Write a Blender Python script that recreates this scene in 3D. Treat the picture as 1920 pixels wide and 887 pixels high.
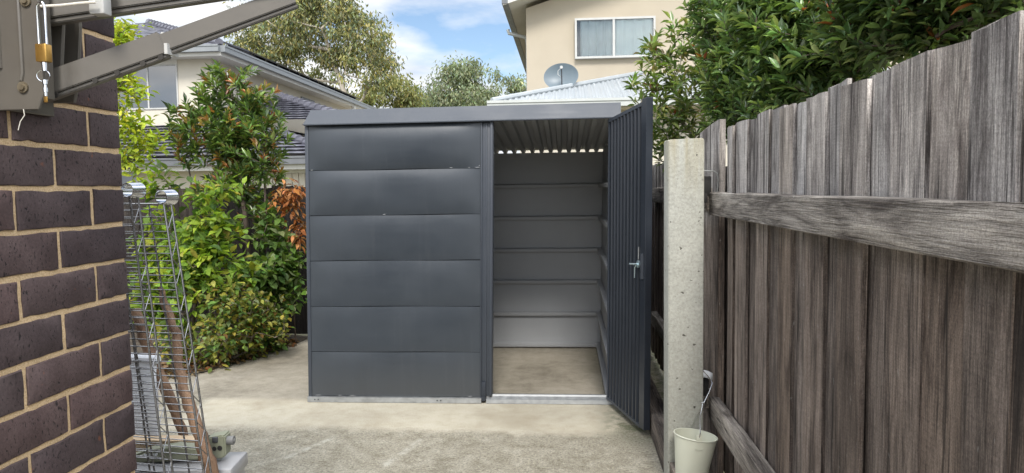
import bpy, bmesh, math, random
import numpy as np
from mathutils import Vector, Matrix
PI = math.pi
rad = math.radians
for o in list(bpy.data.objects): bpy.data.objects.remove(o)
S = bpy.context.scene
COL = S.collection

# ------------------------------------------------------------------ camera
FP, CX, CY, EYE = 1330.0, 960.0, 443.5, 1.5          # focal length in photo pixels, centre, eye height
_v = np.array([1060 - CX, -(352 - CY), -FP]); _v /= np.linalg.norm(_v)
_r = rad(0.5)
_u = np.array([-math.sin(_r), math.cos(_r), 0.0]); _u -= _u.dot(_v) * _v; _u /= np.linalg.norm(_u)
MC = np.stack([np.cross(_v, _u), _v, _u], 1)          # world axes in camera coordinates
cam_d = bpy.data.cameras.new('camera'); cam = bpy.data.objects.new('camera', cam_d); COL.objects.link(cam)
R3 = Matrix(MC.T.tolist())
cam.matrix_world = Matrix.Translation((0, 0, EYE)) @ R3.to_4x4()
cam_d.sensor_fit = 'HORIZONTAL'; cam_d.sensor_width = 36; cam_d.lens = 36 * FP / 1920
cam_d.clip_start = 0.05; cam_d.clip_end = 2000
S.camera = cam
def ray(x, y): return MC.T @ np.array([x - CX, -(y - CY), -FP])
def atY(x, y, Y):
    d = ray(x, y); return Vector((d * (Y / d[1])).tolist()) + Vector((0, 0, EYE))
def atX(x, y, X):
    d = ray(x, y); return Vector((d * (X / d[0])).tolist()) + Vector((0, 0, EYE))
def atZ(x, y, Z):
    d = ray(x, y); return Vector((d * ((Z - EYE) / d[2])).tolist()) + Vector((0, 0, EYE))

# ------------------------------------------------------------------ sky, sun, exposure
SUN_EL, SUN_AZ = 46.0, 187.0      # azimuth measured clockwise from +Y: behind the camera, a little to its right... light travels forward
SUN_STRENGTH = 2.6
W = bpy.data.worlds.new('World'); S.world = W; W.use_nodes = True
nt = W.node_tree; nt.nodes.clear()
def wn(t, **k):
    n = nt.nodes.new(t)
    for a, b in k.items(): setattr(n, a, b)
    return n
out = wn('ShaderNodeOutputWorld')
sky = wn('ShaderNodeTexSky', sky_type='NISHITA', sun_disc=False, sun_elevation=rad(SUN_EL), sun_rotation=rad(SUN_AZ))
sky.air_density = 1.0; sky.dust_density = 0.6; sky.ozone_density = 2.0
bg = wn('ShaderNodeBackground'); bg.inputs[1].default_value = 0.105
bc = wn('ShaderNodeBackground'); bc.inputs[1].default_value = 1.0
tc = wn('ShaderNodeTexCoord'); sp = wn('ShaderNodeSeparateXYZ'); nt.links.new(tc.outputs['Generated'], sp.inputs[0])
mx = wn('ShaderNodeMath', operation='MAXIMUM'); nt.links.new(sp.outputs[2], mx.inputs[0]); mx.inputs[1].default_value = 0.0
ad = wn('ShaderNodeMath', operation='ADD'); nt.links.new(mx.outputs[0], ad.inputs[0]); ad.inputs[1].default_value = 0.22
dv = wn('ShaderNodeVectorMath', operation='DIVIDE'); nt.links.new(tc.outputs['Generated'], dv.inputs[0])
cb = wn('ShaderNodeCombineXYZ')
for i in range(3): nt.links.new(ad.outputs[0], cb.inputs[i])
nt.links.new(cb.outputs[0], dv.inputs[1])
mp = wn('ShaderNodeMapping'); nt.links.new(dv.outputs[0], mp.inputs[0])
mp.inputs['Location'].default_value = (3.1, 1.4, 0.0); mp.inputs['Scale'].default_value = (1.0, 1.25, 0.5)
no = wn('ShaderNodeTexNoise'); no.inputs['Scale'].default_value = 1.55; no.inputs['Detail'].default_value = 9; no.inputs['Roughness'].default_value = 0.52
no.inputs['Distortion'].default_value = 0.25
nt.links.new(mp.outputs[0], no.inputs['Vector'])
cr = wn('ShaderNodeValToRGB'); cr.color_ramp.elements[0].position = 0.37; cr.color_ramp.elements[1].position = 0.53
cr.color_ramp.elements[0].color = (0, 0, 0, 1)
nt.links.new(no.outputs[0], cr.inputs[0])
no2 = wn('ShaderNodeTexNoise'); no2.inputs['Scale'].default_value = 3.0; no2.inputs['Detail'].default_value = 6
nt.links.new(mp.outputs[0], no2.inputs['Vector'])
cr2 = wn('ShaderNodeValToRGB')
cr2.color_ramp.elements[0].position = 0.32; cr2.color_ramp.elements[0].color = (0.62, 0.69, 0.80, 1)
cr2.color_ramp.elements[1].position = 0.60; cr2.color_ramp.elements[1].color = (1.0, 1.0, 1.0, 1)
nt.links.new(no2.outputs[0], cr2.inputs[0]); nt.links.new(cr2.outputs[0], bc.inputs[0])
# cloud is brighter overhead and around the veiled sun than towards the horizon
zr = wn('ShaderNodeMapRange', interpolation_type='SMOOTHSTEP'); nt.links.new(sp.outputs[2], zr.inputs[0])
for i, q in enumerate((0.28, 0.85, 0.0, 1.6)): zr.inputs[i + 1].default_value = q
sdn = wn('ShaderNodeVectorMath', operation='DOT_PRODUCT'); nt.links.new(tc.outputs['Generated'], sdn.inputs[0])
_a, _e = rad(SUN_AZ), rad(SUN_EL)
sdn.inputs[1].default_value = (-math.sin(_a) * math.cos(_e), math.cos(_a) * math.cos(_e), math.sin(_e))
sm = wn('ShaderNodeMapRange', interpolation_type='SMOOTHSTEP'); nt.links.new(sdn.outputs['Value'], sm.inputs[0])
for i, q in enumerate((0.35, 1.0, 0.0, 1.6)): sm.inputs[i + 1].default_value = q
s1 = wn('ShaderNodeMath', operation='ADD'); nt.links.new(zr.outputs[0], s1.inputs[0]); nt.links.new(sm.outputs[0], s1.inputs[1])
s2 = wn('ShaderNodeMath', operation='ADD'); nt.links.new(s1.outputs[0], s2.inputs[0]); s2.inputs[1].default_value = 0.80
nt.links.new(s2.outputs[0], bc.inputs[1])
mxs = wn('ShaderNodeMixShader')
nt.links.new(sky.outputs[0], bg.inputs[0]); nt.links.new(cr.outputs[0], mxs.inputs[0])
nt.links.new(bg.outputs[0], mxs.inputs[1]); nt.links.new(bc.outputs[0], mxs.inputs[2]); nt.links.new(mxs.outputs[0], out.inputs[0])

sd = bpy.data.lights.new('sun', 'SUN'); so = bpy.data.objects.new('sun', sd); COL.objects.link(so)
sd.energy = SUN_STRENGTH; sd.angle = rad(16); sd.color = (1.0, 0.955, 0.89)
a, e = rad(SUN_AZ), rad(SUN_EL)
tow = Vector((math.sin(a) * math.cos(e) * -1, math.cos(a) * math.cos(e), math.sin(e)))   # towards the sun (behind the camera, to the right)
so.rotation_euler = tow.to_track_quat('Z', 'Y').to_euler()
so.location = tow * 40
S.view_settings.view_transform = 'Standard'; S.view_settings.look = 'None'
S.view_settings.gamma = 1; S.view_settings.use_curve_mapping = False
S.view_settings.exposure = 0.6
S.cycles.max_bounces = 8; S.cycles.transparent_max_bounces = 8
S.cycles.use_denoising = True
S.cycles.sample_clamp_indirect = 6

# ------------------------------------------------------------------ materials
class Mat:
    def __init__(self, name, base=(0.5, 0.5, 0.5), rough=0.6, metal=0.0, spec=0.5):
        self.m = bpy.data.materials.new(name); self.m.use_nodes = True
        self.t = self.m.node_tree
        self.b = self.t.nodes['Principled BSDF']
        self.b.inputs['Base Color'].default_value = (*base, 1); self.b.inputs['Roughness'].default_value = rough
        self.b.inputs['Metallic'].default_value = metal; self.b.inputs['Specular IOR Level'].default_value = spec
        self.out = self.t.nodes['Material Output']
    def n(self, typ, ins=None, **props):
        n = self.t.nodes.new(typ)
        for k, v in props.items(): setattr(n, k, v)
        for k, v in (ins or {}).items(): self.set(n.inputs[k], v)
        return n
    def set(self, sock, v):
        if isinstance(v, bpy.types.NodeSocket): self.t.links.new(v, sock)
        elif isinstance(v, bpy.types.Node): self.t.links.new(v.outputs[0], sock)
        elif isinstance(v, tuple) and len(v) == 3 and sock.type == 'RGBA': sock.default_value = (*v, 1)
        else: sock.default_value = v
    def bs(self, k, v): self.set(self.b.inputs[k], v)
    def coord(self, scale=(1, 1, 1), add=None, kind='Object'):
        c = self.n('ShaderNodeTexCoord').outputs[kind]
        if add is not None: c = self.n('ShaderNodeVectorMath', {0: c, 1: add}, operation='ADD').outputs[0]
        return self.n('ShaderNodeVectorMath', {0: c, 1: Vector(scale)}, operation='MULTIPLY').outputs[0]
    def noise(self, vec, scale=1.0, detail=4, rough=0.55, dist=0.0):
        return self.n('ShaderNodeTexNoise', {'Vector': vec, 'Scale': scale, 'Detail': detail, 'Roughness': rough, 'Distortion': dist}).outputs[0]
    def ramp(self, fac, stops):
        r = self.n('ShaderNodeValToRGB', {'Fac': fac}); el = r.color_ramp.elements
        while len(el) < len(stops): el.new(0.5)
        for q, (p, c) in zip(el, stops):
            q.position = p; q.color = (*c, 1) if isinstance(c, tuple) else (c, c, c, 1)
        return r.outputs[0]
    def mix(self, fac, a, b, mode='MIX'):
        n = self.n('ShaderNodeMix', data_type='RGBA', blend_type=mode)
        self.set(n.inputs[0], fac); self.set(n.inputs[6], a); self.set(n.inputs[7], b)
        return n.outputs[2]
    def math(self, op, a, b=0.0, clamp=False):
        n = self.n('ShaderNodeMath', operation=op); n.use_clamp = clamp
        self.set(n.inputs[0], a); self.set(n.inputs[1], b); return n.outputs[0]
    def isl(self): return self.n('ShaderNodeNewGeometry').outputs['Random Per Island']
    def bump(self, h, strength=0.3, dist=0.01):
        self.bs('Normal', self.n('ShaderNodeBump', {'Height': h, 'Strength': strength, 'Distance': dist}).outputs[0])
    def mapr(self, v, a, b, c=0.0, d=1.0):
        return self.n('ShaderNodeMapRange', {0: v, 1: a, 2: b, 3: c, 4: d}).outputs[0]
    def xyz(self, kind='Object'):
        return self.n('ShaderNodeSeparateXYZ', {0: self.n('ShaderNodeTexCoord').outputs[kind]}).outputs

def mottled(name, c1, c2, rough=0.6, scale=6.0, bump=0.1, metal=0.0, spec=0.5, stretch=(1, 1, 1), bdist=0.004):
    M = Mat(name, c1, rough, metal, spec); v = M.coord(stretch)
    f = M.noise(v, scale, 6); M.bs('Base Color', M.ramp(f, [(0.3, c1), (0.7, c2)]))
    f2 = M.noise(v, scale * 9, 3)
    M.bs('Roughness', M.mapr(f, 0.3, 0.7, max(rough - 0.08, 0.05), min(rough + 0.1, 1)))
    if bump: M.bump(f2, bump, bdist)
    return M.m

def wood_mat(name, axis, top, low, split=None, worn=0.5):
    """weathered timber: long grain, checks and stains; above the split height the boards are bleached"""
    M = Mat(name, top, 0.85, 0, 0.25)
    rnd = M.isl(); off = M.n('ShaderNodeCombineXYZ', {0: M.math('MULTIPLY', rnd, 37.0), 1: M.math('MULTIPLY', rnd, 91.0), 2: M.math('MULTIPLY', rnd, 17.0)}).outputs[0]
    st = [85, 85, 85]; st[axis] = 3.2
    st2 = [190, 190, 190]; st2[axis] = 5.0
    st3 = [9, 9, 9]; st3[axis] = 1.4
    st4 = [26, 26, 26]; st4[axis] = 0.9
    g1 = M.noise(M.coord(st, off), 1, 5, 0.62, 0.35); g2 = M.noise(M.coord(st2, off), 1, 3, 0.6)
    g3 = M.noise(M.coord(st3, off), 1, 4, 0.6, 0.8); g4 = M.noise(M.coord(st4, off), 1, 4, 0.65, 0.5)
    col = M.mix(0.0, top, top)
    if split is not None:
        z = M.xyz()[2]
        zz = M.math('ADD', z, M.math('MULTIPLY', g4, 0.10))
        col = M.mix(M.mapr(zz, split - 0.06, split + 0.12), low, top)
    else:
        col = M.mix(M.ramp(g3, [(0.35, 0.0), (0.65, 1.0)]), low, top)
    st5 = [420, 420, 420]; st5[axis] = 14.0
    g5 = M.noise(M.coord(st5, off), 1, 3, 0.65); bs_ = [11, 11, 11]; bs_[axis] = 2.6; blot = M.noise(M.coord(bs_, off), 1, 6, 0.68, 0.6)
    tone = M.math('ADD', M.math('ADD', M.math('MULTIPLY', g1, 0.5), M.math('MULTIPLY', g2, 0.5)), M.math('MULTIPLY', g5, 0.50))
    col = M.mix(1.0, col, M.ramp(tone, [(0.54, 0.38), (0.66, 0.78), (0.76, 1.0), (0.95, 1.38)]), 'MULTIPLY')
    col = M.mix(1.0, col, M.ramp(blot, [(0.33, (0.36, 0.34, 0.34)), (0.44, (0.80, 0.79, 0.79)), (0.56, (1.06, 1.06, 1.06)), (0.72, (1.32, 1.31, 1.30))]), 'MULTIPLY')
    col = M.mix(1.0, col, M.ramp(g3, [(0.3, (0.62, 0.60, 0.60)), (0.55, (1.0, 0.98, 0.96)), (0.75, (1.22, 1.2, 1.2))]), 'MULTIPLY')
    col = M.mix(1.0, col, M.ramp(rnd, [(0.0, (0.62, 0.59, 0.57)), (0.3, (1.0, 1.0, 1.0)), (0.55, (0.78, 0.74, 0.70)), (0.8, (1.22, 1.20, 1.18)), (1.0, (0.95, 0.88, 0.80))]), 'MULTIPLY')
    def check(sc_, ln, w, seed):
        q = [sc_, sc_, sc_]; q[axis] = ln
        n_ = M.noise(M.coord(q, M.n('ShaderNodeVectorMath', {0: off, 1: Vector((seed, seed * 2.3, seed * .7))}, operation='ADD').outputs[0]), 1, 3, 0.55, 0.3)
        return M.mapr(M.math('ABSOLUTE', M.math('SUBTRACT', n_, 0.5)), w, w * 2.6, 1.0, 0.0)
    ck = M.math('MAXIMUM', M.math('MULTIPLY', check(34, 1.1, 0.010, 3.0), 0.9), M.math('MULTIPLY', check(95, 2.6, 0.018, 7.0), 0.55))
    ck = M.math('MULTIPLY', ck, M.ramp(g3, [(0.38, 1.0), (0.62, 0.25)]))
    col = M.mix(M.math('MULTIPLY', ck, 0.85, True), col, (0.03, 0.025, 0.022))
    sp_ = M.noise(M.coord([(70 if q != axis else 28) for q in range(3)], off), 1, 2, 0.5)
    col = M.mix(M.ramp(sp_, [(0.70, 0.0), (0.76, 0.35)]), col, (0.46, 0.45, 0.43))
    spk = M.noise(M.coord([(300 if q != axis else 170) for q in range(3)], off), 1, 4, 0.8)
    saw = M.noise(M.coord([(9 if q != axis else 210) for q in range(3)], off), 1, 3, 0.7)
    col = M.mix(1.0, col, M.ramp(spk, [(0.34, 0.60), (0.48, 0.95), (0.56, 1.08), (0.68, 1.45)]), 'MULTIPLY')
    col = M.mix(1.0, col, M.ramp(saw, [(0.35, 0.92), (0.65, 1.07)]), 'MULTIPLY')
    crack = M.ramp(g4, [(0.355, 0.0), (0.395, 1.0)])
    col = M.mix(M.math('MULTIPLY', M.math('SUBTRACT', 1.0, crack), 0.75), col, (0.022, 0.018, 0.016))
    M.bs('Base Color', col)
    h = M.math('ADD', M.math('SUBTRACT', M.math('MULTIPLY', crack, 0.8), M.math('MULTIPLY', ck, 0.7)), M.math('ADD', M.math('MULTIPLY', g1, 0.8), M.math('ADD', M.math('MULTIPLY', g2, 0.4), M.math('MULTIPLY', g5, 0.3))))
    M.bump(h, 0.7, 0.007)
    return M.m

m_paling = wood_mat('weathered_paling', 2, (0.475, 0.462, 0.452), (0.225, 0.190, 0.166), 1.38)
m_rail = wood_mat('weathered_rail', 1, (0.40, 0.378, 0.345), (0.29, 0.268, 0.24))
m_plinth = wood_mat('weathered_plinth', 1, (0.23, 0.20, 0.17), (0.12, 0.10, 0.085))
m_darkfence = wood_mat('dark_paling', 2, (0.075, 0.067, 0.062), (0.035, 0.030, 0.028), 1.1)
m_darkrail = wood_mat('dark_rail', 0, (0.07, 0.06, 0.055), (0.03, 0.026, 0.024))

def make_brick():
    M = Mat('dark_brick', (0.06, 0.047, 0.05), 0.72, 0, 0.35)
    rnd = M.isl(); off = M.n('ShaderNodeCombineXYZ', {0: M.math('MULTIPLY', rnd, 31.0), 1: M.math('MULTIPLY', rnd, 57.0), 2: 0.0}).outputs[0]
    v = M.coord((1, 1, 1), off)
    big = M.noise(v, 14, 5); fine = M.noise(v, 160, 4, 0.7)
    pit = M.noise(M.coord((210, 210, 105), off), 1, 2, 0.5); pit2 = M.noise(M.coord((95, 95, 60), off), 1, 2, 0.5)
    c = M.ramp(big, [(0.3, (0.066, 0.046, 0.046)), (0.5, (0.082, 0.059, 0.059)), (0.72, (0.100, 0.074, 0.073))])
    c = M.mix(1.0, c, M.ramp(rnd, [(0, (0.66, 0.66, 0.70)), (0.5, (1.0, 1.0, 1.0)), (0.8, (1.12, 1.04, 1.0)), (1, (1.30, 1.18, 1.14))]), 'MULTIPLY')
    c = M.mix(1.0, c, M.ramp(fine, [(0.3, 0.72), (0.7, 1.22)]), 'MULTIPLY')
    p = M.math('MULTIPLY', M.ramp(pit, [(0.30, 0.0), (0.37, 1.0)]), M.ramp(pit2, [(0.27, 0.0), (0.33, 1.0)]))
    c = M.mix(M.math('MULTIPLY', M.math('SUBTRACT', 1.0, p), 0.85), c, (0.010, 0.008, 0.009))
    rust = M.noise(v, 38, 2, 0.5)
    c = M.mix(M.ramp(rust, [(0.74, 0.0), (0.80, 0.75)]), c, (0.20, 0.075, 0.04))
    M.bs('Base Color', c)
    M.bump(M.math('ADD', M.math('MULTIPLY', p, 1.0), M.math('MULTIPLY', fine, 0.35)), 0.6, 0.004)
    return M.m
m_brick = make_brick()
def make_mortar():
    M = Mat('sand_mortar', (0.55, 0.40, 0.23), 0.95, 0, 0.1); v = M.coord()
    f = M.noise(v, 260, 3, 0.7); g = M.noise(v, 12, 4)
    c = M.ramp(f, [(0.28, (0.52, 0.36, 0.195)), (0.5, (0.70, 0.51, 0.30)), (0.75, (0.80, 0.62, 0.40))])
    c = M.mix(1.0, c, M.ramp(g, [(0.3, 0.86), (0.7, 1.08)]), 'MULTIPLY')
    M.bs('Base Color', c); M.bump(M.math('ADD', f, g), 0.7, 0.004); return M.m
m_mortar = make_mortar()

def make_concrete_slab():
    M = Mat('yard_concrete', (0.4, 0.38, 0.32), 0.9, 0, 0.25)
    v = M.coord(); s = M.xyz()
    wob = M.noise(v, 2.2, 5, 0.6); wob2 = M.noise(v, 17, 4, 0.65); fine = M.noise(v, 68, 5, 0.85); grit = M.noise(v, 190, 3, 0.7)
    pat = M.noise(v, 9.5, 9, 0.76); big = M.noise(v, 0.9, 4)
    wsum = M.math('ADD', M.math('MULTIPLY', M.math('SUBTRACT', wob, 0.5), 0.35), M.math('MULTIPLY', M.math('SUBTRACT', wob2, 0.5), 0.10))
    yy = M.math('ADD', s[1], wsum); xx = M.math('ADD', s[0], M.math('MULTIPLY', wsum, 0.4))
    fy = M.mapr(yy, 4.215, 4.345); fx = M.mapr(xx, -2.63, -2.56); fr = M.mapr(xx, 0.40, 0.30)
    clean = M.math('MULTIPLY', M.math('MULTIPLY', fy, fx), fr, True)
    cream = M.ramp(pat, [(0.28, (0.37, 0.33, 0.248)), (0.5, (0.45, 0.412, 0.322)), (0.72, (0.49, 0.457, 0.37))])
    grey = M.ramp(pat, [(0.30, (0.165, 0.146, 0.105)), (0.44, (0.245, 0.223, 0.170)), (0.54, (0.305, 0.281, 0.221)), (0.70, (0.395, 0.370, 0.300))])
    grey = M.mix(1.0, grey, M.ramp(fine, [(0.34, 0.30), (0.46, 0.90), (0.54, 1.08), (0.68, 1.60)]), 'MULTIPLY')
    # leftover pale mortar streaks scraped across the grey part
    def streak(x0, y0, dx, dy, w, ln):
        L = math.hypot(dx, dy); ux, uy = dx / L, dy / L
        px = M.math('SUBTRACT', s[0], x0); py = M.math('SUBTRACT', s[1], y0)
        al = M.math('ADD', M.math('MULTIPLY', px, ux), M.math('MULTIPLY', py, uy))
        ac = M.math('ABSOLUTE', M.math('ADD', M.math('SUBTRACT', M.math('MULTIPLY', px, -uy), M.math('MULTIPLY', py, -ux)), M.math('MULTIPLY', M.math('SUBTRACT', wob2, 0.5), 0.05)))
        inb = M.math('MULTIPLY', M.mapr(al, 0.0, 0.08), M.mapr(al, ln, ln - 0.12))
        return M.math('MULTIPLY', M.math('MULTIPLY', M.mapr(ac, w, w * 0.3), inb), M.ramp(wob2, [(0.40, 0.1), (0.55, 1.0)]))
    st = M.math('MAXIMUM', streak(-1.02, 3.66, 0.17, 0.55, 0.035, 0.6), streak(-1.62, 3.75, 0.25, 0.5, 0.03, 0.5))
    grey = M.mix(M.math('MULTIPLY', st, 0.8), grey, (0.43, 0.41, 0.345))
    col = M.mix(clean, grey, cream)
    soil = M.noise(v, 1.5, 5, 0.6)
    col = M.mix(M.math('MULTIPLY', M.ramp(soil, [(0.5, 0.0), (0.72, 0.6)]), clean), col, (0.27, 0.225, 0.155))
    # inside the shed the floor mixes to a darker mottle; damp green film along the right edge by the door
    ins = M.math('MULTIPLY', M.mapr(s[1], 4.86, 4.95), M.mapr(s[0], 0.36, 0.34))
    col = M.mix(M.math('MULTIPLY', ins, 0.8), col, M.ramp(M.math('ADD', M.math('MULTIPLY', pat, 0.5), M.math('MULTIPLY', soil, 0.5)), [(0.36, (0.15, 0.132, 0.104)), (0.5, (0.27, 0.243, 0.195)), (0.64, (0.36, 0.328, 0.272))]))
    mz = M.math('MULTIPLY', M.mapr(M.math('ADD', s[0], M.math('MULTIPLY', wsum, 0.9)), 0.17, 0.36), M.ramp(pat, [(0.42, 0.0), (0.56, 1.0)]))
    mz = M.math('MULTIPLY', mz, M.mapr(s[1], 3.95, 4.35))
    col = M.mix(M.math('MULTIPLY', mz, 0.8), col, (0.060, 0.070, 0.025))
    col = M.mix(1.0, col, M.ramp(grit, [(0.32, 0.70), (0.68, 1.22)]), 'MULTIPLY')
    col = M.mix(1.0, col, M.ramp(big, [(0.3, 0.88), (0.7, 1.07)]), 'MULTIPLY')
    M.bs('Base Color', col)
    rough = M.math('ADD', M.math('MULTIPLY', fine, M.mapr(clean, 0, 1, 1.0, 0.25)), M.math('MULTIPLY', grit, 0.3))
    M.bump(rough, 0.5, 0.006)
    return M.m
m_slab = make_concrete_slab()

def make_post_concrete():
    M = Mat('post_concrete', (0.5, 0.5, 0.44), 0.9, 0, 0.2); v = M.coord(); s = M.xyz()
    a_, b_, c_ = M.noise(v, 5, 5), M.noise(v, 90, 3, 0.7), M.noise(v, 38, 2, 0.5)
    st = M.noise(M.coord((26, 26, 1.2)), 1, 4, 0.6)
    col = M.ramp(a_, [(0.3, (0.37, 0.37, 0.325)), (0.7, (0.455, 0.455, 0.405))])
    top = M.math('MULTIPLY', M.mapr(s[2], 1.42, 1.74), M.ramp(st, [(0.38, 0.0), (0.6, 1.0)]))
    col = M.mix(M.math('MULTIPLY', top, 0.7), col, (0.30, 0.26, 0.155))
    col = M.mix(1.0, col, M.ramp(b_, [(0.28, 0.74), (0.7, 1.1)]), 'MULTIPLY')
    hole = M.ramp(c_, [(0.255, 0.0), (0.29, 1.0)])
    col = M.mix(M.math('SUBTRACT', 1.0, hole), col, (0.10, 0.095, 0.08))
    low = M.math('MULTIPLY', M.mapr(s[2], 0.9, 0.2), M.ramp(a_, [(0.4, 0.0), (0.65, 0.5)]))
    col = M.mix(low, col, (0.26, 0.245, 0.20))
    M.bs('Base Color', col); M.bump(M.math('ADD', M.math('MULTIPLY', hole, 1.5), b_), 0.5, 0.005); return M.m
m_post = make_post_concrete()

def make_sheet(name, base, rough=0.36, dust=0.0):
    M = Mat(name, base, rough, 0.0, 0.5); v = M.coord()
    a_ = M.noise(v, 2.4, 5); b_ = M.noise(M.coord((3, 3, 30)), 1, 5, 0.7); sc = M.noise(M.coord((160, 160, 12)), 1, 3)
    c2 = tuple(min(1, x * 1.10 + 0.004) for x in base)
    col = M.mix(M.ramp(a_, [(0.35, 0.0), (0.7, 1.0)]), base, c2)
    col = M.mix(M.ramp(sc, [(0.765, 0.0), (0.80, 0.22)]), col, (0.30, 0.31, 0.33))
    if dust:
        z = M.xyz()[2]
        col = M.mix(M.math('MULTIPLY', M.mapr(M.math('ADD', z, M.math('MULTIPLY', a_, 0.3)), 0.55, 0.1), dust), col, (0.22, 0.20, 0.165))
    dr_ = M.noise(M.coord((30, 30, 1.1)), 1, 4, 0.6)
    col = M.mix(M.ramp(dr_, [(0.55, 0.0), (0.85, 0.07)]), col, (0.20, 0.20, 0.195))
    M.bs('Base Color', col)
    M.bs('Roughness', M.mapr(M.math('ADD', a_, M.math('MULTIPLY', b_, 0.6)), 0.4, 1.1, rough - 0.10, rough + 0.16))
    drip = M.noise(M.coord((38, 38, 1.3)), 1, 4, 0.6)
    M.bump(M.math('ADD', M.noise(v, 4.2, 3), M.math('MULTIPLY', M.noise(v, 13, 2), 0.25)), 0.10, 0.012)
    return M.m
m_shed = make_sheet('charcoal_sheet_steel', (0.030, 0.037, 0.046), 0.31, 0.10)
m_trim = make_sheet('charcoal_trim', (0.033, 0.040, 0.052), 0.36)
m_fascia = make_sheet('charcoal_fascia', (0.050, 0.059, 0.074), 0.50)
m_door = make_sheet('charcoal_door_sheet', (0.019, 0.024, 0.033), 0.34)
m_inner = make_sheet('pale_grey_sheet_back', (0.295, 0.303, 0.312), 0.5)
m_galv = mottled('galvanised_steel', (0.30, 0.31, 0.31), (0.42, 0.43, 0.43), 0.5, 25, 0.05, 0.75)
m_zinc = mottled('zinc_latch', (0.52, 0.66, 0.70), (0.68, 0.80, 0.83), 0.3, 40, 0.02, 0.8)
m_black = mottled('black_rubber_and_hole', (0.012, 0.011, 0.010), (0.03, 0.028, 0.026), 0.8, 40, 0.4)
m_wire = mottled('chrome_wire', (0.21, 0.21, 0.215), (0.32, 0.32, 0.325), 0.28, 60, 0.0, 0.9)
m_chrome = mottled('chrome_collar', (0.74, 0.76, 0.79), (0.82, 0.83, 0.86), 0.16, 20, 0.03, 1.0)
m_fencewire = mottled('grey_tie_wire', (0.22, 0.23, 0.22), (0.34, 0.34, 0.33), 0.5, 60, 0.0, 0.6)
m_beige = mottled('beige_powder_coat', (0.112, 0.100, 0.084), (0.134, 0.121, 0.102), 0.38, 9, 0.05, 0, 0.5)
m_beige_d = mottled('beige_shadow_slot', (0.035, 0.032, 0.029), (0.05, 0.046, 0.04), 0.6, 20, 0.0)
m_cord = mottled('white_cord', (0.70, 0.66, 0.58), (0.8, 0.76, 0.68), 0.6, 80, 0.15)
m_knob = mottled('grey_plastic_knob', (0.50, 0.50, 0.48), (0.56, 0.56, 0.54), 0.45, 20, 0.0)
m_brass = mottled('brass', (0.62, 0.36, 0.09), (0.75, 0.47, 0.14), 0.33, 40, 0.06, 0.85)
m_bolt = mottled('dull_bolt', (0.20, 0.165, 0.11), (0.29, 0.25, 0.18), 0.5, 40, 0.1, 0.6)
m_steel = mottled('polished_steel', (0.62, 0.64, 0.66), (0.72, 0.73, 0.75), 0.2, 30, 0.0, 1.0)
m_bucket = mottled('cream_enamel', (0.56, 0.57, 0.465), (0.62, 0.625, 0.51), 0.34, 5, 0.04, 0, 0.5)
m_olive = mottled('olive_plastic', (0.205, 0.215, 0.150), (0.245, 0.255, 0.185), 0.5, 12, 0.05)
m_dgrey = mottled('dark_grey_plastic', (0.045, 0.048, 0.052), (0.07, 0.073, 0.078), 0.45, 12, 0.03)
m_mgrey = mottled('mid_grey_plastic', (0.12, 0.12, 0.12), (0.16, 0.16, 0.155), 0.5, 12, 0.03)
m_tub = mottled('pale_grey_plastic', (0.26, 0.26, 0.265), (0.32, 0.32, 0.325), 0.3, 5, 0.03)
m_card = mottled('cardboard', (0.50, 0.36, 0.22), (0.62, 0.48, 0.32), 0.9, 14, 0.1)
m_foam = mottled('white_foam', (0.74, 0.77, 0.80), (0.82, 0.84, 0.86), 0.8, 30, 0.15)
m_soil = mottled('garden_soil', (0.055, 0.042, 0.030), (0.13, 0.105, 0.075), 0.95, 14, 0.8, bdist=0.02)
m_earth = mottled('yard_earth', (0.10, 0.105, 0.05), (0.16, 0.14, 0.085), 0.95, 0.6, 0.5)
m_bark = mottled('grey_brown_bark', (0.11, 0.085, 0.062), (0.20, 0.165, 0.13), 0.9, 18, 0.5, stretch=(1, 1, 0.3))
m_darkbark = mottled('dark_stem_bark', (0.07, 0.05, 0.04), (0.14, 0.105, 0.085), 0.85, 22, 0.5, stretch=(1, 1, 0.3))
m_gumbark = mottled('pale_gum_bark', (0.30, 0.26, 0.21), (0.52, 0.47, 0.40), 0.85, 1.2, 0.3, stretch=(1, 1, 0.35))
m_branch = mottled('dry_branch', (0.13, 0.072, 0.042), (0.33, 0.205, 0.125), 0.75, 9, 0.7, stretch=(3, 3, 0.8), bdist=0.006)
m_cream = mottled('cream_render', (0.52, 0.48, 0.40), (0.55, 0.51, 0.43), 0.9, 3, 0.2)
m_sand = mottled('sand_render', (0.385, 0.335, 0.258), (0.425, 0.372, 0.290), 0.9, 1.5, 0.2)
m_white = mottled('off_white_paint', (0.56, 0.545, 0.505), (0.60, 0.585, 0.545), 0.6, 5, 0.03)
m_gutter = mottled('grey_gutter', (0.20, 0.215, 0.225), (0.24, 0.255, 0.265), 0.4, 5, 0.02)
m_lgutter = mottled('pale_gutter', (0.42, 0.44, 0.42), (0.47, 0.485, 0.47), 0.45, 5, 0.02)
m_dgutter = mottled('dark_gutter', (0.10, 0.105, 0.115), (0.14, 0.145, 0.155), 0.4, 5, 0.02)
m_soffit = mottled('soffit_board', (0.52, 0.48, 0.40), (0.56, 0.52, 0.44), 0.8, 4, 0.0)
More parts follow.
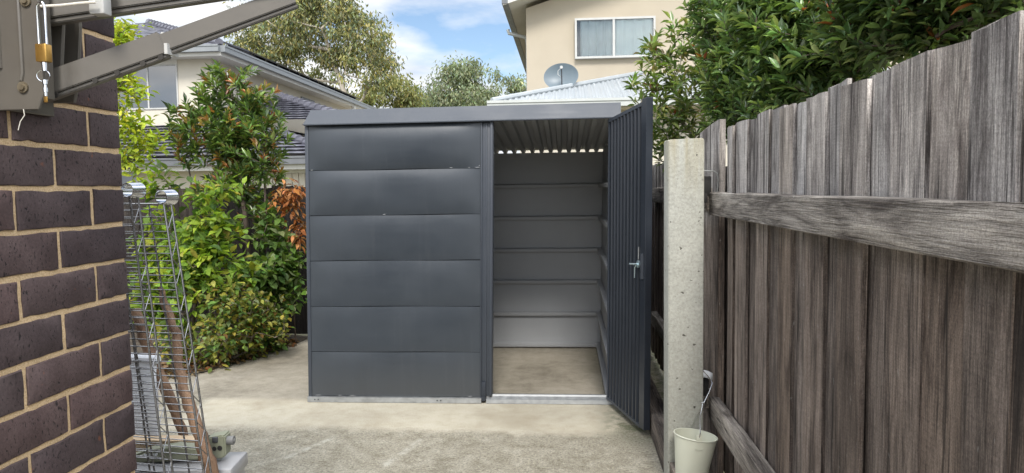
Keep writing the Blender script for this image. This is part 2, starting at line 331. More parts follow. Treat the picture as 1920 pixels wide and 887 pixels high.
def make_tile():
    M = Mat('slate_concrete_tile', (0.12, 0.12, 0.15), 0.34, 0, 0.6); v = M.coord(); rnd = M.isl()
    n_ = M.noise(v, 3.5, 5); c = M.ramp(n_, [(0.3, (0.095, 0.095, 0.118)), (0.7, (0.145, 0.145, 0.175))])
    c = M.mix(1.0, c, M.ramp(rnd, [(0, 0.8), (1, 1.15)]), 'MULTIPLY')
    M.bs('Base Color', c); M.bump(M.noise(v, 40, 3), 0.2, 0.01); return M.m
m_tile = make_tile()
m_metalroof = mottled('pale_steel_roofing', (0.335, 0.365, 0.38), (0.39, 0.415, 0.43), 0.38, 2.5, 0.02, 0.1)
m_panel = mottled('dark_solar_glass', (0.012, 0.014, 0.022), (0.02, 0.023, 0.035), 0.12, 2, 0.0)
m_frame = mottled('grey_window_frame', (0.42, 0.42, 0.40), (0.47, 0.47, 0.45), 0.4, 5, 0.0)
m_dframe = mottled('dark_window_frame', (0.07, 0.075, 0.08), (0.1, 0.1, 0.105), 0.4, 5, 0.0)
m_curtain = mottled('sheer_curtain', (0.66, 0.74, 0.75), (0.80, 0.85, 0.85), 0.9, 3, 0.1)
m_curtain2 = mottled('grey_curtain', (0.42, 0.48, 0.50), (0.56, 0.62, 0.63), 0.9, 3, 0.1)
m_dish = mottled('grey_dish_paint', (0.105, 0.140, 0.165), (0.13, 0.168, 0.19), 0.45, 4, 0.03)
m_dark = mottled('dark_interior', (0.02, 0.02, 0.022), (0.035, 0.035, 0.036), 0.8, 3, 0.0)
def make_glass(name, tint, rough=0.03):
    M = Mat(name, tint, rough, 0, 1.0); M.bs('Base Color', tint); M.b.inputs['IOR'].default_value = 1.7; return M.m
m_darkglass = make_glass('reflective_dark_glass', (0.045, 0.052, 0.06))
def make_clear():
    M = Mat('clear_glass', (0.9, 0.95, 0.95), 0.02, 0, 0.7)
    tr = M.n('ShaderNodeBsdfTransparent', {'Color': (0.95, 0.98, 0.98)}); gl = M.n('ShaderNodeBsdfGlossy', {'Roughness': 0.02})
    fr = M.n('ShaderNodeFresnel', {'IOR': 1.6}); mxx = M.n('ShaderNodeMixShader', {0: fr.outputs[0]})
    M.t.links.new(tr.outputs[0], mxx.inputs[1]); M.t.links.new(gl.outputs[0], mxx.inputs[2]); M.t.links.new(mxx.outputs[0], M.out.inputs[0]); return M.m
m_clear = make_clear()
def leaf_mat(name, rough=0.42, trans=0.35, spec=0.45):
    M = Mat(name, (0.05, 0.1, 0.02), rough, 0, spec)
    at = M.n('ShaderNodeAttribute', attribute_name='tint').outputs['Color']
    v = M.coord(); f = M.noise(v, 55, 2)
    c = M.mix(1.0, at, M.ramp(f, [(0.3, 0.8), (0.7, 1.18)]), 'MULTIPLY')
    M.bs('Base Color', c)
    tl = M.n('ShaderNodeBsdfTranslucent', {'Color': M.mix(1.0, c, (1.5, 1.45, 0.7), 'MULTIPLY')})
    mxx = M.n('ShaderNodeMixShader', {0: trans})
    M.t.links.new(M.b.outputs[0], mxx.inputs[1]); M.t.links.new(tl.outputs[0], mxx.inputs[2]); M.t.links.new(mxx.outputs[0], M.out.inputs[0])
    return M.m
m_leaf = leaf_mat('green_leaf'); m_gloss = leaf_mat('glossy_leaf', 0.30, 0.28, 0.6); m_soft = leaf_mat('soft_leaf', 0.55, 0.42, 0.3)
m_dry = leaf_mat('dry_leaf', 0.8, 0.25, 0.15); m_gum = leaf_mat('gum_leaf', 0.5, 0.28, 0.3)

# ------------------------------------------------------------------ mesh building
class MB:
    """gathers shapes into one bmesh and links it as ONE mesh object"""
    def __init__(self): self.bm = bmesh.new()
    def box(self, x0, x1, y0, y1, z0, z1, bev=0.0, M=None, mi=0):
        vs = [self.bm.verts.new((x, y, z)) for x in (x0, x1) for y in (y0, y1) for z in (z0, z1)]
        fs = [self.bm.faces.new([vs[i] for i in q]) for q in ((0, 1, 3, 2), (4, 6, 7, 5), (0, 4, 5, 1), (2, 3, 7, 6), (0, 2, 6, 4), (1, 5, 7, 3))]
        for f in fs: f.material_index = mi
        if bev:
            es = list({e_ for f in fs for e_ in f.edges})
            r = bmesh.ops.bevel(self.bm, geom=es, offset=bev, segments=2, affect='EDGES', profile=0.5)
            vs = list({v for f in r['faces'] for v in f.verts} | {v for v in vs if v.is_valid})
        if M is not None: bmesh.ops.transform(self.bm, matrix=M, verts=vs)
        return vs
    def prism(self, pts, vec, mi=0):
        vec = Vector(vec); a_ = [self.bm.verts.new(p) for p in pts]; b_ = [self.bm.verts.new(Vector(p) + vec) for p in pts]
        n = len(pts); self.bm.faces.new(a_[::-1]).material_index = mi; self.bm.faces.new(b_).material_index = mi
        for i in range(n): self.bm.faces.new((a_[i], a_[(i + 1) % n], b_[(i + 1) % n], b_[i])).material_index = mi
        return a_ + b_
    def poly(self, pts, mi=0):
        f = self.bm.faces.new([self.bm.verts.new(p) for p in pts]); f.material_index = mi; return f
    def grid(self, rows):
        vs = [[self.bm.verts.new(p) for p in r] for r in rows]
        for i in range(len(vs) - 1):
            for j in range(len(vs[0]) - 1): self.bm.faces.new((vs[i][j], vs[i][j + 1], vs[i + 1][j + 1], vs[i + 1][j]))
        return vs
    def tube(self, pts, r, seg=8, caps=True, closed=False):
        pts = [Vector(p) for p in pts]; n = len(pts)
        rs = r if isinstance(r, (list, tuple)) else [r] * n
        rings = []; prev = None
        for i, p in enumerate(pts):
            d = ((pts[(i + 1) % n] - pts[i - 1]) if closed else (pts[min(i + 1, n - 1)] - pts[max(i - 1, 0)])).normalized()
            if prev is None: prev = d.orthogonal().normalized()
            prev = (prev - d * prev.dot(d))
            if prev.length < 1e-5: prev = d.orthogonal()
            prev.normalize(); q = d.cross(prev)
            rings.append([self.bm.verts.new(p + (prev * math.cos(2 * PI * k / seg) + q * math.sin(2 * PI * k / seg)) * rs[i]) for k in range(seg)])
        for i in range(n if closed else n - 1):
            A, B = rings[i], rings[(i + 1) % n]
            for k in range(seg): self.bm.faces.new((A[k], A[(k + 1) % seg], B[(k + 1) % seg], B[k]))
        if caps and not closed: self.bm.faces.new(rings[0][::-1]); self.bm.faces.new(rings[-1])
    def lathe(self, prof, M, seg=32):
        rings = [[self.bm.verts.new(M @ Vector((r * math.cos(2 * PI * k / seg), r * math.sin(2 * PI * k / seg), z))) for k in range(seg)] for r, z in prof]
        for A, B in zip(rings, rings[1:]):
            for k in range(seg): self.bm.faces.new((A[k], A[(k + 1) % seg], B[(k + 1) % seg], B[k]))
        return rings
    def build(self, name, mats, parent=None, smooth=32, fn=None, recalc=True):
        bm = self.bm
        if fn:
            for v in bm.verts: v.co = fn(v.co)
        off = wloc(parent) if parent is not None else Vector((0, 0, 0))
        if off.length: bmesh.ops.translate(bm, verts=bm.verts, vec=-off)
        if recalc: bmesh.ops.recalc_face_normals(bm, faces=bm.faces)
        me = bpy.data.meshes.new(name); bm.to_mesh(me); bm.free()
        for m in (mats if isinstance(mats, (list, tuple)) else [mats]): me.materials.append(m)
        if smooth:
            me.shade_smooth(); me.set_sharp_from_angle(angle=rad(smooth))
        o = bpy.data.objects.new(name, me); COL.objects.link(o)
        if parent is not None: o.parent = parent
        return o
def wloc(o):
    v = Vector((0, 0, 0))
    while o is not None: v = v + o.location; o = o.parent
    return v
def tag(o, label, cat, group=None, kind=None):
    if label: o['label'] = label
    if cat: o['category'] = cat
    if group: o['group'] = group
    if kind: o['kind'] = kind
    return o
def thing(name, label, cat, loc, group=None):
    o = bpy.data.objects.new(name, None); COL.objects.link(o); o.location = loc; o.empty_display_size = 0.2
    return tag(o, label, cat, group)
def struct(name, mb, m, **k):
    o = mb.build(name, m, **k); o['kind'] = 'structure'; return o

# ------------------------------------------------------------------ ground
mb = MB(); mb.grid([[(x, y, -0.012) for x in (-400, -60, -12, 0, 12, 60, 400)] for y in (-60, -5, 7, 20, 60, 200, 700)]); struct('ground', mb, m_earth)
mb = MB()
edge = [(-6.0, -4.0), (0.77, -4.0), (0.77, 7.05), (-2.62, 7.05), (-2.66, 6.75), (-2.74, 6.5), (-2.86, 6.1), (-3.03, 5.62), (-3.3, 5.36), (-3.8, 5.2), (-6.0, 5.1)]
mb.poly([(x, y, 0.0) for x, y in edge]); struct('concrete_yard', mb, m_slab, smooth=0)
rng = np.random.default_rng(5)
mb = MB(); rows = []
inner = edge[3:]
for t in np.linspace(0, 1, 12):
    r = []
    for (x, y) in inner:
        fx, fy = -5.6, 7.04
        k = t * 0.98
        xx, yy = x * (1 - k) + (min(x - 0.02, fx + (x + 2.62) * 0.2)) * k, y * (1 - k) + fy * k
        r.append((xx + (0 if t == 0 else rng.normal(0, .015)), yy + (0 if t in (0,) else rng.normal(0, .008)), 0.006 + (0.05 * min(1, t * 4) + rng.normal(0, .012)) * (t > 0)))
    rows.append(r)
mb.grid(rows); struct('garden_bed', mb, m_soil, smooth=60)

# ------------------------------------------------------------------ garden shed
SY, SBK, SL, SR = 4.87, 6.60, -1.845, 0.315
rack = lambda co: Vector((co.x + 0.0195 * co.z, co.y, co.z))      # the light frame has racked a little to the right
shed = thing('garden_shed', 'charcoal steel garden shed with six wide front panels and its door standing open', 'shed', (-0.77, SY, 0))
zs = [0.042, 0.362, 0.687, 1.011, 1.329, 1.644, 1.957]
for i in range(6):
    z0, z1 = zs[i], zs[i + 1] - 0.004
    x0, x1 = -1.822, -0.612
    mb = MB(); rows = []; ph = i * 1.7
    A = [0.010, 0.009, 0.011, 0.013, 0.019, 0.028][i]
    for b in range(25):
        v = b / 24; r = []
        for c in range(41):
            u = c / 40
            pv = (1 - abs(2 * v - 1) ** 2.6); pu = 1 - abs(2 * u - 1) ** (7 if i < 5 else 4.5)
            h = A * pv * pu + 0.0012 * math.sin(u * 7 + ph) * pv * pu + 0.0008 * math.sin(u * 13 + v * 5 + ph * 2) * pv
            h *= 0.92 + 0.08 * math.sin(PI * (v - .5))
            sag = 0.0016 * math.sin(u * 9 + ph) * (v < 0.02) + 0.0014 * math.sin(u * 8 + ph + 1) * (v > 0.98)
            r.append((x0 + (x1 - x0) * u, SY - 0.006 - h, z0 + (z1 - z0) * v + sag))
        rows.append(r)
    rows.insert(0, [(p[0], SY + 0.02, p[2] + 0.001) for p in rows[0]]); rows.append([(p[0], SY + 0.02, p[2]) for p in rows[-1]])
    mb.grid(rows); mb.build('front_panel', m_shed, shed, smooth=40, fn=rack)
m_chip = mottled('bare_zinc_chip', (0.42, 0.43, 0.44), (0.55, 0.56, 0.57), 0.5, 60, 0.0, 0.5)
for cx_, cz_, w_ in ((-1.80, .046, .05), (-1.63, .046, .03), (-1.55, .0455, .05), (-.70, .046, .035), (-1.808, 1.647, .02), (-.83, 1.648, .028), (-.70, 1.648, .02), (-.655, 1.648, .045), (-.625, 1.66, .012), (-1.30, 1.332, .03)):
    mb = MB(); mb.prism([(cx_, SY - .009, cz_), (cx_ + w_ * .4, SY - .009, cz_ - .0012), (cx_ + w_, SY - .009, cz_ + .0006), (cx_ + w_ * .55, SY - .009, cz_ + .0018)], (0, .002, 0)); mb.build('paint_chip', m_chip, shed, fn=rack)
mb = MB()      # backing frame behind the panels, left corner trim
mb.box(SL, -1.820, SY - 0.012, SY + 0.05, 0.0, 1.965, 0.003)
mb.box(SL + 0.002, -0.60, SY + 0.022, SY + 0.026, 0.042, 1.96)
mb.build('corner_trim', m_trim, shed, fn=rack)
mb = MB()      # ribbed jamb post between panels and opening
mb.box(-0.612, -0.524, SY - 0.004, SY + 0.055, 0.05, 1.960, 0.002)
for x0, x1, d in ((-0.610, -0.601, 0.016), (-0.5755, -0.566, 0.013), (-0.545, -0.528, 0.020)):
    mb.box(x0, x1, SY - d, SY - 0.002, 0.03 if x0 < -0.59 else 0.052, 1.957, 0.0025)
mb.build('door_jamb', m_trim, shed, fn=rack)
mb = MB(); mb.tube([(-0.585, SY - 0.028, 0.035), (-0.585, SY - 0.004, 0.035)], 0.017, 14); mb.box(-0.600, -0.570, SY - 0.022, SY - 0.005, 0.036, 0.15, 0.004)
mb.build('jamb_foot', m_door, shed, fn=rack)
mb = MB(); mb.prism([(SL, SY - 0.032, 0.003), (SL, SY - 0.030, 0.038), (SL, SY + 0.03, 0.040), (SL, SY + 0.03, 0.003)], (-0.60 - SL, 0, 0))
br = mb.build('base_rail', m_galv, shed)
for q in (-1.79, -1.765, -0.91, -0.885): mb = MB(); mb.tube([(q, SY - 0.0325, 0.022), (q, SY - 0.036, 0.022)], 0.005, 8); mb.build('fixing_hole', m_dgrey, br)
mb = MB(); mb.prism([(-0.565, SY - 0.030, 0.003), (-0.565, SY - 0.026, 0.030), (-0.565, SY + 0.004, 0.046), (-0.565, SY + 0.008, 0.058), (-0.565, SY + 0.028, 0.058), (-0.565, SY + 0.032, 0.003)], (0.885, 0, 0))
mb.build('door_threshold', m_galv, shed)
def sheet_wall(x0, x1, y0, y1, z0, z1):
    mb = MB(); mb.box(x0, x1, y0, y1, z0, z1)
    return mb
inner_slot = lambda o, test: [setattr(p, 'material_index', 1) for p in o.data.polygons if test(p.normal)]
o = sheet_wall(SL + .001, SL + .016, SY + .052, SBK - .002, .004, 1.84).build('side_wall', [m_shed, m_inner], shed, fn=rack); inner_slot(o, lambda n: n.x > .5)
o = sheet_wall(SR - .004, SR + .012, SY + .055, SBK - .002, .004, 1.84).build('side_wall', [m_shed, m_inner], shed, fn=rack); inner_slot(o, lambda n: n.x < -.5)
o = sheet_wall(SL + .001, SR + .012, SBK, SBK + .014, .012, 1.826).build('back_wall', [m_shed, m_inner], shed, fn=rack); inner_slot(o, lambda n: n.y < -.5)
for z in (0.035, 0.329, 0.631, 0.926, 1.225, 1.522):      # folded girts inside
    mb = MB(); mb.prism([(SL + .02, SBK - .001, z - .014), (SL + .02, SBK - .034, z - .019), (SL + .02, SBK - .037, z - .004), (SL + .02, SBK - .037, z + .008), (SL + .02, SBK - .001, z + .020)], (SR - SL - .026, 0, 0))
    mb.build('back_girt', m_inner, shed, fn=rack)
    mb = MB(); mb.prism([(SR - .005, SY + .08, z - .018), (SR - .040, SY + .08, z - .022), (SR - .044, SY + .08, z - .006), (SR - .044, SY + .08, z + .012), (SR - .005, SY + .08, z + .016)], (0, SBK - SY - .11, 0))
    mb.build('side_girt', m_inner, shed, fn=rack)
mb = MB(); mb.box(SR - .020, SR + .014, SY - .004, SY + .05, .02, 1.955, .002); mb.build('hinge_jamb', m_trim, shed, fn=rack)
# corrugated roof sheet falling to the back
prof = []; x = SL - 0.02; P = 0.0845
while x < SR + 0.05:
    prof += [(x, 0), (x + .020, 0), (x + .030, .026), (x + P - .030 + .012, .026), (x + P - .008, 0)]; x += P
def roofrow(y, z): return [(px, y, z + pz) for px, pz in prof]
mb = MB(); mb.grid([roofrow(SY - .01, 1.968), roofrow(SBK + .06, 1.828)])
top = mb.build('roof_sheet', [m_shed, m_inner], shed, smooth=0, fn=rack)
top.modifiers.new('thickness', 'SOLIDIFY').thickness = 0.002
top.modifiers['thickness'].material_offset = 1
# sloped front flashing
mb = MB(); x0, x1 = SL + .002, SR + .022
lo, hi, bk = (SY - .045, 1.962), (SY - .004, 2.062), (SY + .10, 2.058)
V = [(x0, lo[0], lo[1]), (x1, lo[0], lo[1]), (x1, hi[0], hi[1]), (x0 + .040, hi[0], hi[1])]
vs = [mb.bm.verts.new(p) for p in V]
b1 = [mb.bm.verts.new(p) for p in ((x0 + .040, bk[0], bk[1]), (x1, bk[0], bk[1]), (x0, SY + .11, 1.962), (x1, SY + .11, 1.962))]
l1 = [mb.bm.verts.new(p) for p in ((x0, lo[0] + .001, lo[1] - .007), (x1, lo[0] + .001, lo[1] - .007), (x1, lo[0] + .03, lo[1] - .007), (x0, lo[0] + .03, lo[1] - .007))]
for f in ((vs[0], vs[1], vs[2], vs[3]), (vs[3], vs[2], b1[1], b1[0]), (vs[0], vs[3], b1[0], b1[2]), (vs[1], vs[2], b1[1], b1[3]), (vs[0], vs[1], l1[1], l1[0]), (l1[0], l1[1], l1[2], l1[3])):
    mb.bm.faces.new(f)
mb.build('roof_flashing', m_fascia, shed, smooth=20, fn=lambda c: rack(c) + Vector((0, 0, (c.x - SL) * 0.003)))
# open door
DH, DF = Vector((SR - .028, SY - .012, 0)), Vector((0.482 - .01, 4.20, 0))
ax = (DF - DH).normalized(); nv = Vector((-ax.y, ax.x, 0))      # nv points to the right hand side
if nv.x > 0: nv = -nv                                           # visible face looks to the left
WD = (DF - DH).length
def dpt(s, d, z): return DH + ax * s + nv * d + Vector((0.0195 * z * .5, 0, z))
def dz(s, z): return z + (0.05 * s / WD if z > 1 else 0.0)
door = thing('door', None, None, (0, 0, 0)); door.parent = shed
door.location = Vector((0, 0, 0)) - shed.location
mb = MB(); pr = []; n = 10; s0, s1 = 0.02, WD - 0.065; pw = (s1 - s0) / n
for k in range(n):
    a_ = s0 + k * pw
    pr += [(a_, 0.0), (a_ + pw * .62, 0.0), (a_ + pw * .70, 0.020), (a_ + pw * .90, 0.020), (a_ + pw * .995, 0.0)]
mb.grid([[dpt(s, d - .004, dz(s, z)) for s, d in pr] for z in (0.055, 1.93)])
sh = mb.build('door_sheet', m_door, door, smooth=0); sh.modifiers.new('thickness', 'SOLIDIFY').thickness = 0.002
def dbox(s0, s1, d0, d1, z0, z1):
    mb = MB(); q = [dpt(s0, d0, z0), dpt(s1, d0, z0 ), dpt(s1, d1, z0), dpt(s0, d1, z0)]
    t_ = [dpt(s0, d0, dz(s0, z1)), dpt(s1, d0, dz(s1, z1)), dpt(s1, d1, dz(s1, z1)), dpt(s0, d1, dz(s0, z1))]
    a_ = [mb.bm.verts.new(p) for p in q]; b_ = [mb.bm.verts.new(p) for p in t_]
    mb.bm.faces.new(a_); mb.bm.faces.new(b_[::-1])
    for i in range(4): mb.bm.faces.new((a_[i], a_[(i + 1) % 4], b_[(i + 1) % 4], b_[i]))
    bmesh.ops.bevel(mb.bm, geom=list(mb.bm.edges), offset=.002, segments=1, affect='EDGES')
    return mb
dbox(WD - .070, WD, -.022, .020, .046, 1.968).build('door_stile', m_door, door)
dbox(0.0, .018, -.012, .016, .05, 1.955).build('door_stile', m_trim, door)
for z0, z1 in ((.040, .056), (1.931, 1.953)):
    mb = MB()
    q = [(0, z0, .018), (WD - .068, z0, .018)]
    vs = [mb.bm.verts.new(dpt(s, d, dz(s, z))) for s in (0, WD - .068) for d in (-.016, .018) for z in (z0, z1)]
    for f in ((0, 1, 3, 2), (4, 6, 7, 5), (0, 4, 5, 1), (2, 3, 7, 6), (0, 2, 6, 4), (1, 5, 7, 3)): mb.bm.faces.new([vs[i] for i in f])
    mb.build('door_rail', m_trim, door)
hs, hz = WD - .105, 1.035
mb = MB(); mb.tube([dpt(hs, .016, hz), dpt(hs, .040, hz), dpt(hs, .078, hz + .003)], .0055, 10)
mb.tube([dpt(hs, .03, hz), dpt(hs - .02, .035, hz - .022), dpt(hs - .022, .035, hz - .085)], .0038, 8)
mb.tube([dpt(hs, .016, hz), dpt(hs, .026, hz)], .022, 16)
mb.build('latch_handle', m_zinc, door)
mb = MB(); mb.tube([dpt(hs + .012, .024, hz + .03), dpt(hs + .012, .024, hz + .105)], .0035, 8); mb.build('latch_bolt', m_galv, door)
mb = MB(); vs = dpt(WD - .035, .022, hz); mb.tube([vs + Vector((0, 0, -.08)), vs + Vector((0, 0, .07))], .016, 6); mb.build('latch_plate', m_trim, door)
for s_ in (.16, .36, WD - .03):
    for z_ in (.12, .5, .8, 1.2, 1.55, 1.85): mb = MB(); mb.tube([dpt(s_, .012, z_), dpt(s_, .0165, z_)], .004, 6); mb.build('rivet', m_trim, door)

# ------------------------------------------------------------------ fences
def paling_mesh(mb, rng, y0, y1, X, zt, thick=.013, z0=.03, tilt=0.0, lean=0.0, ends=0.0):
    """one rough-sawn board standing in the plane X; slightly bowed, with a worn top"""
    n = 6; dz_ = rng.normal(0, .003)
    yl, yr = y0 + rng.uniform(.000, .003), y1 - rng.uniform(.000, .003)
    tops = [zt + dz_ + ends * (k / 3 - .5) + rng.normal(0, .0025) for k in range(4)]
    bow = rng.normal(0, .004)
    ring = []
    for k in range(n + 1):
        t = k / n; zz = [z0 + (tp - z0) * t for tp in tops]
        ys = [yl + (yr - yl) * q / 3 + lean * t + rng.normal(0, .0008) for q in range(4)]
        bx = bow * math.sin(PI * t)
        front = [Vector((X + tilt * (q / 3 - .5) + bx + rng.normal(0, .0006), ys[q], zz[q])) for q in range(4)]
        back = [p + Vector((thick, 0, 0)) for p in front]
        ring.append([mb.bm.verts.new(p) for p in front] + [mb.bm.verts.new(p) for p in back[::-1]])
    for A, B in zip(ring, ring[1:]):
        for k in range(8): mb.bm.faces.new((A[k], A[(k + 1) % 8], B[(k + 1) % 8], B[k]))
    mb.bm.faces.new(ring[0][::-1]); mb.bm.faces.new(ring[-1])
fence = thing('paling_fence', 'weathered grey timber paling fence along the right side with a concrete post', 'fence', (0.76, 2.6, 0))
rng = np.random.default_rng(11)
seams = [3.417, 3.299, 3.219, 3.043, 2.886, 2.731, 2.592, 2.45, 2.308, 2.156, 2.027, 1.865, 1.725, 1.571, 1.397, 1.273, 1.12, .98, .83, .70, .55, .40, .25, .1, -.06, -.2, -.35]
mb = MB()
for k, (b, a_) in enumerate(zip(seams, seams[1:])):
    prd = 0.0 if k % 2 else 0.011
    paling_mesh(mb, rng, a_ - .011, b + .011, .757 - prd + .011, 1.772 + rng.normal(0, .004), tilt=rng.normal(0, .006), ends=rng.normal(0, .004))
y = 3.80; k = 0
while y < 7.0:
    w = rng.uniform(.085, .125); prd = 0.0 if k % 2 else .011
    paling_mesh(mb, rng, y - .004, y + w + .004, .768 - prd, 1.715 + rng.normal(0, .010) - .012 * (y - 3.8), tilt=rng.normal(0, .004), ends=rng.normal(0, .01)); y += w; k += 1
mb.build('palings', m_paling, fence, smooth=25)
mb = MB(); paling_mesh(mb, rng, 3.565, 3.78, .7275, 1.805, thick=.030, tilt=-.055, ends=-.05); mb.build('loose_paling', m_paling, fence, smooth=25)
mb = MB(); paling_mesh(mb, rng, 3.38, 3.80, .802, 1.60); mb.build('gap_backing', m_paling, fence, smooth=25)  # wide board added behind the gap to block the bright strip
def rail(y0, y1, zc, h=.105, x0=.702, th=.052, mat=None, name='rail', seed=0, dzs=0.0):
    r_ = np.random.default_rng(seed); mb = MB(); n = 14; ring = []
    for k in range(n + 1):
        y = y0 + (y1 - y0) * k / n; j = lambda: r_.normal(0, .0016)
        z = zc + dzs * k / n
        c = [(x0 + .003, z - h / 2 + .001), (x0, z - h / 2 + .006), (x0, z), (x0, z + h / 2 - .006), (x0 + .004, z + h / 2), (x0 + th, z + h / 2), (x0 + th, z - h / 2)]
        ring.append([mb.bm.verts.new((p[0] + j() * .6, y, p[1] + j())) for p in c])
    for A, B in zip(ring, ring[1:]):
        for k in range(7): mb.bm.faces.new((A[k], A[(k + 1) % 7], B[(k + 1) % 7], B[k]))
    mb.bm.faces.new(ring[0][::-1]); mb.bm.faces.new(ring[-1])
    return mb.build(name, mat or m_rail, fence, smooth=30)
rail(-.4, 3.545, 1.412, .112, seed=1); rail(-.4, 3.52, .405, .105, seed=2, x0=.700)
rail(3.64, 6.1, 1.432, .112, seed=3); rail(3.64, 5.96, .41, .10, seed=4)
mb = MB(); q = rail(1.2, 5.2, .075, .15, .50, .10, m_plinth, 'plinth', 5); mb.bm.free()
mb = MB(); mb.box(.490, .662, 3.45, 3.60, -.01, 1.726, .010)
for v in mb.bm.verts:
    if v.co.z > 1.70: v.co.z += rng.normal(0, .0025); v.co.y += rng.normal(0, .001)
p = mb.build('post', m_post, fence); p['label'] = 'square pale concrete post'
mb = MB(); mb.box(.655, .712, 3.535, 3.60, 1.452, 1.547, .006); mb.box(.652, .690, 3.52, 3.56, 1.418, 1.462, .004)
mb.build('black_block', m_black, fence)
mb = MB(); mb.tube([(.652, 3.50, 1.545), (.656, 3.50, 1.565), (.672, 3.50, 1.572), (.715, 3.50, 1.570), (.730, 3.50, 1.560), (.736, 3.50, 1.530), (.731, 3.50, 1.465)], .0032, 8)
mb.tube([(.660, 3.50, 1.545), (.660, 3.47, 1.535), (.653, 3.447, 1.53)], .002, 6); mb.build('tie_wire', m_fencewire, fence)
mb = MB(); mb.box(.662, .704, 3.53, 3.60, .455, .545, .004); mb.build('black_block', m_black, fence)  # lower black block stands in for the shade of a dark hole
mb = MB(); mb.grid([[(.655 + .02 * k, 3.50 + .004 * (k % 2), z + .01 * math.sin(k * 1.3)) for k in range(4)] for z in (.548, .56, .585 )]); o = mb.build('plastic_scrap', m_foam, fence)
o.modifiers.new('thickness', 'SOLIDIFY').thickness = .002

back = thing('back_fence', 'dark stained paling fence behind the leafy shrubs at the end of the yard', 'fence', (-3.0, 7.06, 0))
mb = MB(); y = -7.6; k = 0
class _S: pass
tmp = MB(); rng2 = np.random.default_rng(4)
while y < .78:
    w = rng2.uniform(.095, .13); paling_mesh(tmp, rng2, y - .004, y + w + .004, -.009 * (k % 2), 1.555 + rng2.normal(0, .008), tilt=rng2.normal(0, .004)); y += w; k += 1
tmp.build('palings', m_darkfence, back, smooth=25, fn=lambda c: Vector((c.y, 7.07 + c.x, c.z)))
mb.bm.free()
for z in (.45, 1.30):
    mb = MB(); mb.box(-7.6, .69, 7.088, 7.13, z - .05, z + .05, .004); mb.build('rail', m_darkrail, back)

# ------------------------------------------------------------------ brick wall
WX, WY = -1.120, 1.727
house_w = thing('brick_wall', 'dark brown brick wall corner with sandy mortar at the left edge', 'brick wall', (-1.8, .6, 0))
mb = MB(); mb.box(-2.6, WX - .0040, -1.6, WY - .0040, -.01, 2.86); mb.build('mortar', m_mortar, house_w, smooth=0)
mb = MB(); rng = np.random.default_rng(3); cz = .87 - .0922 * 9; row = 0; PITCH = .0922; JT = .0112
def brick(x0, x1, y0, y1, z0, z1):
    ox, oz, tw = rng.uniform(-.0006, .0008), rng.normal(0, .0010), rng.normal(0, .0004)
    nl, nh = max(3, int((y1 - y0) / .022)), 4
    P_ = [(y0 + (y1 - y0) * k / nl, z0) for k in range(nl)] + [(y1, z0 + (z1 - z0) * k / nh) for k in range(nh)] + [(y1 - (y1 - y0) * k / nl, z1) for k in range(nl)] + [(y0, z1 - (z1 - z0) * k / nh) for k in range(nh)]
    P_ = [(y + rng.normal(0, .0009), z + oz + rng.normal(0, .0009)) for y, z in P_]
    yc, zc = (y0 + y1) / 2, (z0 + z1) / 2 + oz
    if y1 >= WY: P_ = [(min(y, WY + .0005), z) for y, z in P_]
    loops = []
    for x, ins in ((x0, 0), (x1 - .0032, 0), (x1 - .0008, .0010), (x1, .0028)):
        r_ = []
        for y, z in P_:
            i2 = ins * rng.uniform(.5, 1.6) * (4 if (ins and rng.random() < .012) else 1)
            r_.append(mb.bm.verts.new((x + ox + tw * (y - yc) / .1, y - i2 * (1 if y > yc else -1) * min(1, abs(y - yc) / ((y1 - y0) / 2 - .012)) ** 8, z - i2 * (1 if z > zc else -1) * min(1, abs(z - zc) / ((z1 - z0) / 2 - .004)) ** 8)))
        loops.append(r_)
    n_ = len(P_)
    for A, B in zip(loops, loops[1:]):
        for k in range(n_): mb.bm.faces.new((A[k], A[(k + 1) % n_], B[(k + 1) % n_], B[k]))
    mb.bm.faces.new(loops[-1]); mb.bm.faces.new(loops[0][::-1])
def end_brick(x0, x1, y0, y1, z0, z1):
    mb.box(x0, x1, y0, y1, z0, z1, .002)
while cz < 2.8:
    z0, z1 = cz + JT / 2, cz + PITCH - JT / 2
    half = (row % 2 == 1)     # header-width face at the corner
    ylist = []; y = WY
    L = .118 if half else .236
    while y > -.9:
        ylist.append((y - L + (JT / 2 if y != WY else JT / 2), y if y == WY else y - JT / 2)); y -= L; L = .240
    for a_, b in ylist: brick(WX - .045, WX, a_, b, z0, z1)
    x = WX - .047 - (0 if not half else 0); L = .19 if half else .07
    while x > -2.5:
        end_brick(x - L + JT, x, WY - .05, WY, z0, z1); x -= L; L = .24
    cz += PITCH; row += 1
mb.build('bricks', m_brick, house_w, smooth=40)

# ------------------------------------------------------------------ fold-down clothesline on the wall
cl = thing('wall_clothesline', 'beige fold-down clothesline frame bolted high on the brick wall', 'clothesline', (WX, 1.42, 1.67))
def xz_plate(mb, pts, y0, y1): mb.prism([(x, y0, z) for x, z in pts], (0, y1 - y0, 0))
mb = MB()
P1 = [(WX + .001, 1.668), (-1.035, 1.668), (-1.022, 1.70), (-1.022, 1.94), (-1.05, 2.10), (WX + .001, 2.10)]
xz_plate(mb, P1, 1.338, 1.346)
mb.box(-1.034, -1.022, 1.3465, 1.372, 1.69, 2.05, .003)
P2 = [(WX + .001, 1.70), (-1.062, 1.70), (-1.052, 1.735), (-1.040, 1.86), (-1.04, 2.08), (WX + .001, 2.08)]
xz_plate(mb, P2, 1.428, 1.438); xz_plate(mb, [(x - .004, z) for x, z in P2], 1.485, 1.495)
mb.box(WX + .0015, WX + .010, 1.347, 1.484, 1.67, 2.08)
bmesh.ops.bevel(mb.bm, geom=[e_ for e_ in mb.bm.edges if e_.calc_length() > .02], offset=.0015, segments=1, affect='EDGES')
